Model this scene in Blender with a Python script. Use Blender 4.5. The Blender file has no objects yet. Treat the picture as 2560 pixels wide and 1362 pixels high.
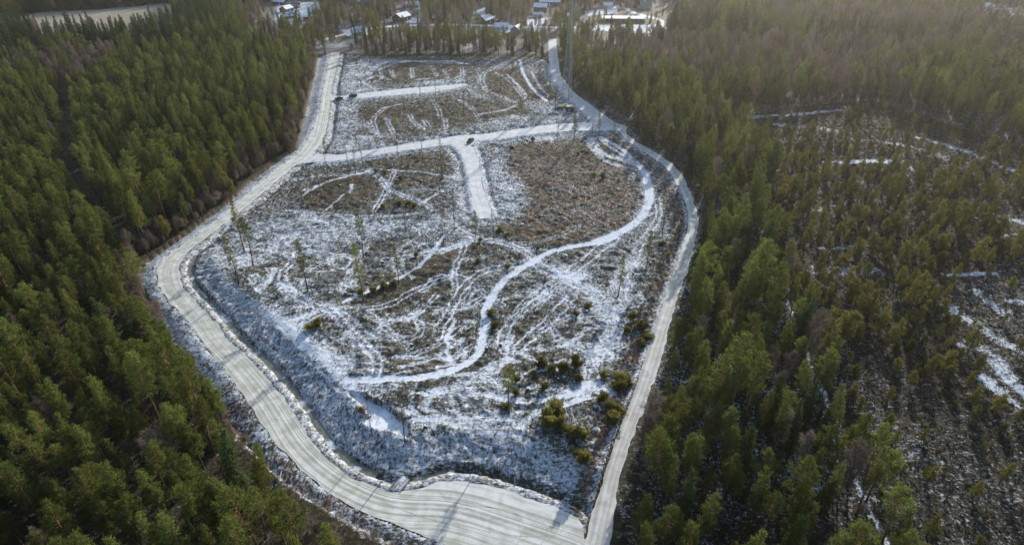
import bpy, math, random
import numpy as np
from mathutils import Vector, Matrix

R = math.radians
scene = bpy.context.scene
COL = scene.collection
rng = np.random.default_rng(7)
random.seed(7)

# ------------------------------------------------------------------ camera, light, exposure
CAM_H, PITCH, FPX = 100.0, R(32.4), 1560.0
cam_d = bpy.data.cameras.new('camera')
cam_d.sensor_width = 36.0
cam_d.lens = FPX / 2560.0 * 36.0
cam_d.clip_start, cam_d.clip_end = 1.0, 9000.0
cam = bpy.data.objects.new('camera', cam_d)
cam.location = (0, 0, CAM_H)
cam.rotation_euler = (R(90) - PITCH, 0, 0)
COL.objects.link(cam)
scene.camera = cam

SUN_EL, SUN_AZ = R(20.0), R(24.0)
world = bpy.data.worlds.new('World')
scene.world = world
world.use_nodes = True
wn = world.node_tree
sky = wn.nodes.new('ShaderNodeTexSky')
sky.sky_type = 'NISHITA'
sky.sun_disc = False
sky.sun_elevation = SUN_EL
sky.sun_rotation = SUN_AZ
sky.air_density = 1.0
sky.dust_density = 1.0
bg = wn.nodes['Background']
bg.inputs[1].default_value = 0.15
wn.links.new(sky.outputs[0], bg.inputs[0])

sun_d = bpy.data.lights.new('sun', 'SUN')
sun_d.energy = 4.0
sun_d.angle = R(0.6)
sun_d.color = (1.0, 0.955, 0.87)
sun = bpy.data.objects.new('sun', sun_d)
sd = Vector((math.sin(SUN_AZ) * math.cos(SUN_EL), math.cos(SUN_AZ) * math.cos(SUN_EL), math.sin(SUN_EL)))
sun.rotation_euler = sd.to_track_quat('Z', 'Y').to_euler()
sun.location = sd * 900
COL.objects.link(sun)

scene.view_settings.view_transform = 'Standard'
scene.view_settings.look = 'None'
scene.view_settings.exposure = 0.55
scene.view_settings.gamma = 1.0
try:
    scene.cycles.max_bounces = 6
    scene.cycles.diffuse_bounces = 3
    scene.cycles.transmission_bounces = 3
    scene.cycles.volume_bounces = 0
    scene.cycles.caustics_reflective = False
    scene.cycles.caustics_refractive = False
    scene.cycles.use_denoising = True
except Exception:
    pass

# ------------------------------------------------------------------ photo pixel -> ground point
def P(px, py, z=0.0):
    a = (py - 681.0) / FPX
    b = (px - 1280.0) / FPX
    dy = math.cos(PITCH) - a * math.sin(PITCH)
    dz = -math.sin(PITCH) - a * math.cos(PITCH)
    t = (z - CAM_H) / dz
    return (b * t, dy * t)

def PL(pts):
    return np.array([P(*p) for p in pts])

def to_px(x, y, z=0.0):
    zz = z - CAM_H
    depth = y * math.cos(PITCH) - zz * math.sin(PITCH)
    up = y * math.sin(PITCH) + zz * math.cos(PITCH)
    depth = np.maximum(depth, 1e-3)
    return 1280 + FPX * x / depth, 681 - FPX * up / depth

# ------------------------------------------------------------------ numeric helpers
def hash2(ix, iy, seed):
    h = (ix.astype(np.int64) * 374761393 + iy.astype(np.int64) * 668265263 + seed * 144269) & 0x7fffffff
    h = ((h ^ (h >> 13)) * 1274126177) & 0x7fffffff
    return ((h ^ (h >> 16)) & 0xffff) / 65535.0

def vnoise(x, y, s, seed=0):
    x = x / s; y = y / s
    ix = np.floor(x); iy = np.floor(y)
    fx = x - ix; fy = y - iy
    fx = fx * fx * (3 - 2 * fx); fy = fy * fy * (3 - 2 * fy)
    a = hash2(ix, iy, seed); b = hash2(ix + 1, iy, seed)
    c = hash2(ix, iy + 1, seed); d = hash2(ix + 1, iy + 1, seed)
    return (a * (1 - fx) + b * fx) * (1 - fy) + (c * (1 - fx) + d * fx) * fy

def fbm(x, y, s, seed=0, o=3):
    r = 0; amp = 1; tot = 0
    for k in range(o):
        r = r + amp * vnoise(x, y, s / 2 ** k, seed + k * 17); tot += amp; amp *= 0.5
    return r / tot

def sstep(a, b, x):
    t = np.clip((x - a) / (b - a), 0, 1)
    return t * t * (3 - 2 * t)

def catmull(pts, step=2.0):
    pts = np.asarray(pts, float)
    if len(pts) < 3:
        n = max(2, int(np.linalg.norm(pts[-1] - pts[0]) / step))
        return pts[0] + (pts[-1] - pts[0]) * np.linspace(0, 1, n)[:, None]
    q = np.vstack([2 * pts[0] - pts[1], pts, 2 * pts[-1] - pts[-2]])
    out = []
    for i in range(1, len(q) - 2):
        p0, p1, p2, p3 = q[i - 1], q[i], q[i + 1], q[i + 2]
        n = max(2, int(np.linalg.norm(p2 - p1) / step))
        for t in np.linspace(0, 1, n, endpoint=False):
            out.append(0.5 * ((2 * p1) + (-p0 + p2) * t + (2 * p0 - 5 * p1 + 4 * p2 - p3) * t * t + (-p0 + 3 * p1 - 3 * p2 + p3) * t ** 3))
    out.append(q[-2])
    return np.array(out)

def dist_poly(X, Y, pl, reach=1e9):
    """distance to polyline and signed side (positive = left of travel)"""
    d = np.full(X.shape, 1e9); sd_ = np.zeros(X.shape)
    m = (X > pl[:, 0].min() - reach) & (X < pl[:, 0].max() + reach) & (Y > pl[:, 1].min() - reach) & (Y < pl[:, 1].max() + reach)
    if not m.any():
        return d, sd_
    x = X[m]; y = Y[m]
    dd = np.full(x.shape, 1e18); ss = np.zeros(x.shape)
    for i in range(len(pl) - 1):
        ax, ay = pl[i]; bx, by = pl[i + 1]
        ux, uy = bx - ax, by - ay
        L2 = ux * ux + uy * uy + 1e-12
        t = np.clip(((x - ax) * ux + (y - ay) * uy) / L2, 0, 1)
        ex = x - ax - t * ux; ey = y - ay - t * uy
        e = ex * ex + ey * ey
        k = e < dd
        dd = np.where(k, e, dd)
        ss = np.where(k, np.sign(ux * ey - uy * ex), ss)
    d[m] = np.sqrt(dd); sd_[m] = ss
    return d, sd_

def inside(X, Y, poly):
    poly = np.asarray(poly)
    r = np.zeros(X.shape, bool)
    m = (X > poly[:, 0].min()) & (X < poly[:, 0].max()) & (Y > poly[:, 1].min()) & (Y < poly[:, 1].max())
    if not m.any():
        return r
    x = X[m]; y = Y[m]
    c = np.zeros(x.shape, bool)
    n = len(poly); j = n - 1
    for i in range(n):
        xi, yi = poly[i]; xj, yj = poly[j]
        if yi != yj:
            k = ((yi > y) != (yj > y)) & (x < (xj - xi) * (y - yi) / (yj - yi) + xi)
            c ^= k
        j = i
    r[m] = c
    return r

def soft_in(X, Y, poly, soft):
    """0..1 membership with a blurred rim"""
    pl = np.vstack([poly, poly[:1]])
    d, _ = dist_poly(X, Y, pl, soft * 1.05)
    d = np.minimum(d, soft)
    i = inside(X, Y, poly)
    t = np.clip(.5 + np.where(i, d, -d) / (2 * soft), 0, 1)
    return t * t * (3 - 2 * t)

# ------------------------------------------------------------------ layout traced on the ground
ROADS = {}
def road_pairs(name, pairs, step=1.5):
    l = PL([p[0] for p in pairs]); r = PL([p[1] for p in pairs])
    n = 14
    q = np.hstack([l, r])
    c = catmull(q, step)
    ROADS[name] = (c[:, :2], c[:, 2:])

road_pairs('gravel_road', [((826, 133), (850, 131)), ((812, 200), (834, 200)), ((803, 240), (828, 240)), ((799, 275), (823, 275)),
    ((776, 337), (813, 337)), ((752, 375), (793, 372)), ((722, 400), (770, 400)), ((693, 422), (735, 417)),
    ((625, 480), (661, 480)), ((562, 535), (597, 532)), ((491, 589), (526, 587)), ((420, 638), (468, 634)), ((394, 671), (449, 671)),
    ((397, 712), (456, 712)), ((419, 747), (480, 742)), ((475, 812), (540, 808)), ((502, 852), (573, 850)),
    ((561, 922), (646, 919)), ((627, 1013), (722, 1008)), ((697, 1115), (790, 1115)), ((777, 1196), (858, 1178)),
    ((850, 1248), (930, 1213)), ((925, 1286), (985, 1229)), ((1001, 1318), (1046, 1220)), ((1076, 1346), (1120, 1201)), ((1140, 1368), (1200, 1207)),
    ((1230, 1400), (1300, 1236)), ((1330, 1430), (1400, 1272)), ((1420, 1450), (1448, 1300)), ((1462, 1440), (1462, 1340))])
road_pairs('forest_road', [((1510, 296), (1570, 318)), ((1550, 332), (1566, 330)), ((1567, 352), (1582, 349)), ((1624, 390), (1642, 384)),
    ((1665, 420), (1684, 414)), ((1685, 450), (1710, 448)), ((1711, 500), (1733, 500)), ((1720, 550), (1745, 550)), ((1717, 580), (1742, 582)),
    ((1695, 646), (1727, 648)), ((1664, 732), (1698, 734)), ((1637, 818), (1670, 820)), ((1626, 850), (1663, 852)), ((1589, 963), (1631, 965)),
    ((1546, 1075), (1587, 1078)), ((1509, 1188), (1550, 1190)), ((1458, 1362), (1524, 1365)), ((1420, 1480), (1500, 1500)), ((1380, 1640), (1480, 1660))])
road_pairs('access_road', [((1372, 98), (1392, 98)), ((1371, 112), (1391, 112)), ((1372, 150), (1396, 150)), ((1379, 187), (1402, 187)), ((1394, 213), (1419, 211)),
    ((1415, 240), (1441, 236)), ((1442, 266), (1475, 261)), ((1470, 291), (1508, 286)), ((1512, 328), (1556, 318))])
road_pairs('cross_road', [((792, 384), (745, 410)), ((830, 388), (800, 405)), ((857, 387), (870, 399)), ((907, 379), (945, 386)), ((970, 369), (1020, 375)), ((1045, 356), (1095, 365)),
    ((1095, 349), (1140, 359)), ((1145, 341), (1182, 353)), ((1220, 335), (1245, 348)), ((1295, 324), (1300, 340)), ((1360, 315), (1362, 332)), ((1430, 309), (1432, 327)), ((1480, 307), (1490, 327)), ((1530, 300), (1545, 326))])
road_pairs('spur_road', [((1122, 358), (1195, 352)), ((1136, 366), (1183, 365)), ((1147, 378), (1189, 381)), ((1160, 400), (1195, 402)), ((1167, 425), (1200, 425)), ((1172, 450), (1205, 450)),
    ((1177, 487), (1212, 485)), ((1185, 520), (1224, 515)), ((1188, 537), (1233, 534)), ((1198, 547), (1224, 546))])
road_pairs('upper_spur_road', [((826, 238), (822, 252)), ((855, 241), (852, 250)), ((890, 236), (890, 247)), ((965, 227), (965, 240)), ((1040, 220), (1052, 233)), ((1115, 214), (1115, 225)), ((1147, 211), (1150, 217)), ((1160, 210), (1161, 212))])
road_pairs('asphalt_road', [((-700, 205), (-700, 226)), ((-200, 166), (-200, 182)), ((50, 149), (50, 162)), ((300, 140), (300, 152)), ((560, 132), (560, 142)), ((765, 124), (765, 133)), ((890, 117), (890, 127)), ((1015, 111), (1015, 120)), ((1200, 103), (1200, 111)),
    ((1380, 97), (1380, 105)), ((1550, 97), (1550, 104)), ((1680, 99), (1680, 106)), ((1900, 108), (1900, 115)), ((2200, 122), (2200, 130)), ((2700, 150), (2700, 160)), ((3300, 190), (3300, 203))], 6.0)
road_pairs('village_road', [((800, 100), (800, 104)), ((880, 80), (880, 84)), ((960, 66), (960, 70)), ((1080, 60), (1080, 65)), ((1200, 62), (1200, 66)), ((1320, 66), (1322, 70)), ((1440, 67), (1440, 72)), ((1560, 70), (1560, 76)), ((1640, 76), (1645, 82)), ((1652, 60), (1660, 60)), ((1645, 52), (1652, 48)), ((1580, 34), (1590, 31)), ((1560, 22), (1570, 20))], 6.0)
ROAD_POLY = {k: np.vstack([v[0], v[1][::-1]]) for k, v in ROADS.items()}
MAIN_R = ROADS['gravel_road'][1]
MAIN_L = ROADS['gravel_road'][0]

CLEARING = PL([(850, 135), (900, 140), (1000, 142), (1100, 140), (1200, 140), (1300, 142), (1365, 150), (1385, 190), (1410, 225), (1450, 275), (1520, 318), (1556, 335), (1600, 372), (1665, 422),
    (1700, 470), (1720, 540), (1705, 640), (1660, 750), (1620, 870), (1575, 1000), (1535, 1100), (1500, 1210), (1470, 1300), (1450, 1400), (1380, 1420), (1200, 1390), (1000, 1316), (850, 1246), (775, 1194), (700, 1116), (627, 1011), (560, 920), (500, 848), (420, 745), (396, 700),
    (400, 665), (430, 632), (495, 586), (600, 500), (700, 418), (760, 370), (780, 330), (800, 275), (806, 230), (815, 190), (824, 140)])
LEFT_EDGE = PL([(791, 140), (789, 160), (770, 240), (752, 312), (740, 372), (709, 384), (618, 449), (590, 480), (532, 526), (464, 576), (390, 630), (330, 676), (344, 712), (382, 778), (423, 846), (467, 904), (515, 977), (560, 1040), (625, 1120), (700, 1195), (770, 1245), (880, 1310), (960, 1350), (1060, 1390), (1200, 1440)])
VERGE = np.vstack([LEFT_EDGE, MAIN_L[::-1]])
BRUSH = PL([(535, 985), (575, 950), (640, 1030), (720, 1150), (790, 1215), (870, 1262), (960, 1305), (1100, 1365), (1060, 1420), (860, 1310), (700, 1205), (600, 1110)])

HEATH = [PL(p) for p in (
    [(1250, 372), (1330, 352), (1500, 352), (1560, 420), (1592, 500), (1562, 565), (1480, 598), (1380, 610), (1290, 592), (1245, 562), (1305, 515), (1322, 470), (1262, 425)],
    [(905, 262), (1000, 252), (1120, 240), (1290, 258), (1340, 285), (1230, 300), (1150, 320), (1050, 335), (930, 338), (905, 300)],
    [(890, 170), (1010, 158), (1150, 160), (1190, 185), (1130, 200), (1000, 208), (905, 205)],
    [(1200, 180), (1290, 170), (1360, 250), (1240, 250)],
    [(760, 470), (850, 440), (930, 440), (960, 470), (930, 525), (800, 528), (750, 515)],
    [(930, 405), (1030, 385), (1110, 392), (1128, 430), (1110, 468), (990, 470), (960, 440)],
    [(960, 505), (1000, 490), (1055, 515), (950, 522)],
    [(760, 820), (800, 805), (840, 830), (810, 860), (765, 855)],
    [(850, 745), (960, 700), (1080, 650), (1180, 610), (1260, 620), (1300, 650), (1200, 670), (1100, 700), (980, 760), (880, 775)])]
OLIVE = [PL(p) for p in (
    [(930, 690), (1080, 640), (1200, 700), (1200, 860), (1100, 930), (980, 940), (960, 850), (870, 790)],
    [(1250, 700), (1400, 700), (1500, 760), (1500, 900), (1460, 980), (1300, 1000), (1240, 930), (1230, 800)],
    [(1540, 790), (1620, 790), (1600, 960), (1520, 1000)],
    [(640, 660), (700, 640), (700, 700), (640, 700)])]
DEEPSNOW = [PL(p) for p in (
    [(620, 560), (720, 530), (860, 540), (1110, 540), (1150, 560), (1100, 590), (930, 600), (800, 640), (700, 640), (560, 690), (500, 700), (480, 680), (540, 620)],
    [(1212, 370), (1255, 372), (1275, 430), (1322, 470), (1305, 520), (1300, 555), (1245, 550), (1222, 480)],
    [(1140, 380), (1165, 420), (1185, 540), (1120, 560), (1120, 470), (1130, 420)],
    [(830, 260), (895, 252), (905, 320), (930, 350), (890, 378), (820, 384), (815, 340)],
    [(840, 160), (890, 152), (1000, 150), (910, 200), (960, 225), (870, 236), (828, 232)],
    [(1225, 298), (1340, 286), (1480, 292), (1500, 302), (1300, 322), (1240, 318)],
    [(1330, 262), (1400, 245), (1450, 275), (1500, 300), (1340, 286)],
    [(1200, 345), (1450, 328), (1540, 332), (1440, 345), (1250, 360)],
    [(1040, 205), (1140, 195), (1160, 225), (1060, 222)],
    [(700, 800), (760, 810), (800, 900), (880, 985), (1060, 1100), (1060, 1180), (960, 1180), (860, 1090), (740, 930), (660, 830)],
    [(1400, 660), (1480, 690), (1540, 740), (1560, 800), (1500, 790), (1440, 740), (1370, 700)],
    [(1560, 640), (1610, 640), (1600, 760), (1540, 790), (1540, 700)],
    [(1080, 990), (1230, 930), (1270, 960), (1180, 1010), (1330, 1030), (1420, 1160), (1300, 1130), (1130, 1110)])]
# (points, width m, amount, twin wheel tracks)
TRACKS = [
    ([(880, 966), (960, 962), (1060, 955), (1130, 935), (1180, 905), (1203, 870), (1210, 820), (1218, 770), (1245, 720), (1290, 680), (1330, 655), (1370, 632), (1420, 618), (1500, 605)], 2.3, 1.0, 0),
    ([(1480, 608), (1560, 575), (1600, 545), (1620, 510), (1622, 470), (1612, 430)], 3.0, .8, 0), ([(1500, 605), (1560, 575), (1600, 545), (1620, 510), (1622, 470), (1612, 430)], 3.2, 1.0, 1),
    ([(1612, 430), (1590, 405), (1550, 370), (1500, 342)], 2.6, .7, 0),
    ([(1480, 345), (1500, 380), (1560, 400), (1600, 415)], 4, .5, 0),
    ([(1345, 652), (1300, 622), (1250, 604), (1200, 598), (1150, 575)], 2.6, .8, 1),
    ([(1330, 655), (1400, 690), (1480, 730), (1520, 770), (1532, 820), (1510, 860), (1482, 910), (1480, 970)], 4.0, .85, 1),
    ([(1415, 684), (1466, 650), (1500, 620), (1535, 597)], 4.0, .8, 1),
    ([(1400, 697), (1329, 743), (1295, 775), (1272, 812), (1257, 846), (1260, 883)], 2.8, .7, 1),
    ([(1429, 743), (1372, 803), (1306, 863), (1277, 889)], 3.6, .75, 1),
    ([(1318, 660), (1257, 666), (1200, 683), (1157, 720), (1137, 755), (1120, 789), (1103, 818), (1096, 850)], 2.8, .8, 1),
    ([(1163, 614), (1149, 643), (1137, 675), (1137, 720)], 2.0, .7, 1),
    ([(1112, 588), (1080, 630), (1045, 668), (990, 700), (930, 730), (860, 765)], 1.3, .9, 0),
    ([(1180, 602), (1110, 625), (1020, 640), (960, 650)], 2.4, .6, 1),
    ([(722, 635), (730, 655), (712, 690), (715, 718), (743, 750), (786, 775), (833, 789), (868, 827), (892, 850), (925, 884), (946, 918), (938, 974)], 2.5, .95, 1),
    ([(850, 786), (960, 772), (1030, 732), (1100, 700), (1150, 682)], 2.6, .6, 1),
    ([(560, 730), (640, 790), (700, 840), (760, 890), (830, 950), (885, 1005)], 1.9, .45, 1),
    ([(620, 770), (700, 810), (770, 870)], 2.2, .7, 1),
    ([(1640, 487), (1647, 537), (1630, 570), (1612, 592), (1587, 640), (1560, 700), (1560, 760)], 2.4, .65, 1),
    ([(1467, 966), (1437, 993), (1377, 1008), (1301, 1015), (1200, 1000)], 1.8, .75, 0),
    ([(1474, 1000), (1414, 1023), (1350, 1040), (1300, 1080)], 1.6, .65, 0),
    ([(1480, 965), (1510, 985), (1550, 1010)], 1.6, .8, 0),
    ([(1264, 906), (1226, 940), (1151, 974), (1076, 1000)], 3.0, .45, 0),
    ([(1080, 1000), (1062, 1030), (1110, 1060), (1200, 1085), (1300, 1120), (1420, 1180)], 2.0, .4, 0),
    ([(1290, 885), (1330, 900), (1390, 930)], 2.0, .5, 0),
    ([(925, 425), (950, 445), (972, 472), (1007, 488), (1057, 507), (1082, 522)], 2.2, .95, 1),
    ([(985, 430), (970, 462), (955, 495), (937, 525)], 2.0, .8, 1),
    ([(937, 422), (1030, 428), (1135, 442)], 1.0, .7, 0),
    ([(925, 428), (850, 445), (760, 475)], 1.4, .7, 0),
    ([(1000, 475), (1070, 472), (1110, 478)], .8, .6, 0),
    ([(1057, 505), (1090, 485)], 1.2, .8, 0),
    ([(640, 700), (660, 720), (650, 740)], 1.4, .7, 1), ([(690, 680), (680, 710), (650, 735)], 1.2, .7, 1),
    ([(950, 175), (955, 195), (935, 205)], 1.6, .9, 1), ([(962, 270), (935, 295), (940, 322), (952, 340)], 2.2, .9, 1),
    ([(962, 270), (1010, 258), (1050, 250)], 1.2, .7, 0),
    ([(1025, 287), (1035, 305), (1058, 322)], 2.2, .85, 1), ([(1030, 170), (1032, 195)], 2.2, .8, 1), ([(1080, 165), (1092, 190)], 2.2, .8, 1),
    ([(1155, 168), (1156, 190), (1145, 207)], 2.4, .9, 1), ([(1265, 160), (1210, 185), (1213, 220), (1250, 240), (1285, 254)], 2.6, .8, 1),
    ([(1080, 250), (1095, 270), (1102, 292)], 2.2, .7, 1),
    ([(1300, 150), (1307, 180), (1325, 212), (1350, 240), (1368, 252)], 1.8, 1.0, 0), ([(1267, 185), (1300, 217), (1315, 238)], 1.5, .6, 0),
    ([(1330, 180), (1345, 210), (1360, 230)], 1.5, .6, 0),
    ([(870, 165), (950, 158), (1100, 152), (1170, 160)], 2.5, .7, 0), ([(1040, 200), (1090, 195)], 1.5, .6, 0),
    ([(1290, 880), (1275, 860), (1280, 840)], 1.5, .5, 0), ([(1137, 800), (1118, 850), (1125, 910)], .9, .7, 0),
    ([(587, 682), (623, 712), (644, 734)], .8, .5, 0), ([(628, 699), (642, 720)], .7, .6, 0), ([(675, 680), (677, 699), (666, 720)], 1.5, .6, 1), ([(877, 677), (863, 712), (858, 734)], 1.6, .6, 1), ([(778, 688), (860, 672), (882, 650)], .9, .4, 0),
    ([(568, 726), (628, 775), (677, 805), (751, 849)], 2.2, .7, 1), ([(642, 781), (683, 822), (710, 850)], 2.0, .6, 1), ([(784, 808), (814, 792), (847, 786)], 2.0, .6, 1), ([(869, 792), (915, 833), (937, 850)], 1.2, .5, 0),
    ([(1100, 629), (1134, 617), (1169, 609)], 1.8, .6, 1), ([(1117, 846), (1120, 875), (1129, 909)], .8, .6, 0), ([(1272, 812), (1306, 778), (1338, 757), (1386, 729)], 2.4, .6, 1), ([(1486, 746), (1501, 772), (1524, 789), (1524, 818), (1512, 846)], 3.0, .5, 0),
    ([(1486, 883), (1469, 918), (1464, 950)], 2.4, .8, 1), ([(1257, 889), (1330, 875), (1400, 850)], 1.2, .4, 0), ([(1237, 941), (1277, 898)], 1.6, .6, 0), ([(1587, 646), (1547, 689), (1529, 732)], 3.2, .45, 0), ([(1601, 732), (1624, 789)], 1.4, .4, 0),
    ([(700, 858), (768, 891), (862, 989)], 2.0, .6, 1), ([(738, 850), (813, 906), (880, 978)], 2.0, .6, 1), ([(1023, 1072), (1057, 1061), (1114, 1072), (1151, 1076)], 1.6, .5, 0), ([(1031, 1030), (1061, 1060), (1083, 1083)], 1.2, .5, 0), ([(1166, 1113), (1189, 1143)], 1.0, .5, 0),
    ([(1207, 1102), (1301, 1128), (1414, 1188), (1448, 1218)], 2.2, .55, 0), ([(1467, 350), (1505, 395), (1542, 412), (1580, 420)], 3.0, .4, 0), ([(1495, 345), (1530, 370), (1575, 397)], 1.8, .6, 0),
    ([(720, 450), (795, 440), (870, 435), (920, 425)], 1.8, .5, 1), ([(757, 487), (795, 465), (825, 450)], 1.5, .5, 0), ([(880, 460), (877, 480)], 1.6, .6, 0), ([(720, 525), (945, 540), (1095, 525)], 1.4, .4, 0), ([(770, 575), (945, 570), (1095, 550)], 1.4, .4, 0), ([(815, 525), (860, 485)], 1.2, .5, 0), ([(1065, 625), (1120, 620), (1170, 605)], 1.6, .6, 1),
    ([(902, 207), (940, 190), (977, 200)], 1.6, .6, 1), ([(977, 175), (985, 195)], 2.0, .7, 1), ([(967, 295), (975, 315), (985, 335)], 2.2, .7, 1), ([(1112, 295), (1115, 322)], 2.0, .6, 1), ([(1140, 195), (1165, 175)], 1.8, .6, 1), ([(1240, 182), (1280, 207), (1310, 245)], 2.0, .6, 1), ([(950, 150), (1065, 155), (1165, 160)], 2.0, .5, 0),
    ([(915, 300), (925, 320), (945, 335)], 2.0, .6, 1), ([(1060, 300), (1075, 320)], 2.0, .6, 1), ([(1150, 250), (1180, 270), (1200, 300)], 2.0, .5, 1), ([(1200, 285), (1260, 275), (1290, 262)], 1.8, .5, 0), ([(920, 180), (930, 195)], 1.8, .6, 1), ([(1110, 175), (1120, 195)], 1.8, .6, 1),
    ([(1020, 900), (1090, 870), (1150, 820)], 1.8, .45, 1), ([(960, 820), (1040, 790), (1090, 740)], 1.8, .4, 1), ([(1000, 930), (1080, 905), (1160, 850)], 1.4, .4, 0), ([(1240, 1010), (1300, 990), (1380, 960)], 1.4, .4, 0), ([(1330, 840), (1400, 800), (1450, 790)], 1.8, .45, 1), ([(900, 1020), (960, 1030), (1040, 1050)], 1.4, .5, 0), ([(1350, 880), (1420, 860), (1470, 820)], 1.6, .4, 0)]
for q in range(60):
    t0 = random.Random(q + 300)
    cx, cy = t0.uniform(640, 1560), t0.uniform(600, 1080)
    ang = t0.choice([.62, .75, 2.5, .15, 1.2]) + t0.gauss(0, .2); cv = t0.gauss(0, .5); ln = t0.uniform(40, 120)
    seg = [(cx + math.cos(ang + cv * k) * ln * k, cy - math.sin(ang + cv * k) * ln * .6 * k) for k in (-1, -.5, 0, .5, 1)]
    TRACKS.append((seg, t0.uniform(1.7, 2.1), t0.uniform(.1, .6), 1 if q % 4 else 0))
POND = PL([(868, 992), (910, 1000), (970, 1030), (1024, 1078), (1022, 1108), (1060, 1108), (1055, 1122), (985, 1092), (940, 1084), (905, 1062), (925, 1050), (900, 1020)])
PUDDLE = PL([(1424, 1110), (1436, 1114), (1452, 1138), (1446, 1146), (1420, 1132)])
# open mire on the right
MIRE = PL([(1828, 296), (1990, 268), (2180, 250), (2400, 320), (2700, 420), (3300, 640), (3300, 1800), (2330, 1800), (2214, 1362), (2130, 1120), (2060, 960), (1990, 780), (1960, 640), (1900, 520), (1940, 440), (1850, 360)])
MIRE_OPEN = [PL(p) for p in ([(2080, 900), (2200, 860), (2330, 960), (2420, 1060), (2560, 1030), (2900, 1200), (2900, 1700), (2330, 1600), (2230, 1300), (2130, 1060)],
    [(2380, 720), (2560, 640), (2760, 700), (2760, 960), (2560, 930), (2440, 860), (2370, 790)],
    [(2000, 655), (2200, 660), (2200, 690), (2010, 690)], [(2460, 520), (2600, 520), (2600, 600), (2480, 580)])]
MIRE_SNOW = [([(1810, 302), (1900, 292), (2000, 285), (2100, 275)], 3, .75), ([(1945, 312), (2010, 318)], 4, .6), ([(2060, 322), (2090, 328)], 4, .7), ([(2070, 406), (2245, 402)], 3, .85), ([(2245, 402), (2285, 425)], 2, .7),
    ([(2130, 348), (2230, 358), (2330, 380), (2365, 400)], 3, .6), ([(2300, 345), (2420, 380), (2500, 412), (2560, 440)], 3, .7),
    ([(2030, 527), (2110, 510)], 1.5, .7), ([(2050, 622), (2230, 612)], 1.2, .6), ([(2020, 672), (2190, 680)], 4, .6), ([(2360, 688), (2480, 682)], 1.6, .8), ([(2480, 532), (2560, 560)], 2, .85), ([(2490, 588), (2600, 585)], 1.6, .7),
    ([(2380, 770), (2420, 800), (2480, 840), (2560, 880)], 3, .7), ([(2440, 730), (2520, 790), (2580, 830)], 3, .65), ([(2480, 890), (2530, 950), (2600, 1010)], 3, .95), ([(2470, 950), (2530, 1000), (2600, 1050)], 2.4, .9), ([(2530, 755), (2600, 760)], 2, .95), ([(2400, 860), (2460, 870)], 3, .6),
    ([(1965, 746), (2020, 889), (2044, 951)], .8, .75), ([(2030, 920), (2060, 980), (2098, 1080), (2160, 1236), (2214, 1362)], .8, .8)]
FIELD = PL([(-100, 60), (30, 46), (95, 32), (250, 24), (380, 12), (445, 10), (440, 85), (300, 112), (130, 108), (0, 85)])
YARD = [PL(p) for p in ([(1505, 45), (1600, 40), (1613, 41), (1612, 50), (1560, 53), (1508, 56)], [(1440, 66), (1640, 62), (1655, 74), (1640, 84), (1560, 82), (1440, 72)], [(1312, 50), (1350, 45), (1370, 46), (1362, 58), (1330, 68), (1318, 62)],
    [(850, 75), (905, 68), (930, 84), (905, 95), (870, 92)], [(690, 5), (800, 5), (800, 50), (690, 50)], [(1000, 5), (1060, 8), (1060, 24), (1010, 22)], [(1180, 28), (1215, 18), (1215, 38), (1190, 38)], [(1015, 45), (1060, 46), (1062, 58), (1020, 58)], [(1780, 12), (1860, 14), (1875, 20), (1790, 20)],
    [(1240, 62), (1290, 64), (1290, 80), (1250, 82)], [(1440, 112), (1520, 110), (1520, 122), (1440, 124)], [(1630, 135), (1665, 150), (1650, 165), (1635, 155)], [(1460, 30), (1540, 16), (1545, 34), (1470, 40)], [(540, 22), (590, 28), (580, 44), (545, 40)], [(2440, 20), (2560, 20), (2560, 50), (2440, 50)])]
TANGRASS = [PL(p) for p in ([(1310, 85), (1440, 80), (1640, 86), (1680, 94), (1500, 98), (1330, 98)], [(1420, 30), (1700, 20), (1680, 60), (1440, 62)], [(950, 70), (1280, 70), (1300, 92), (960, 100)])]

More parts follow.
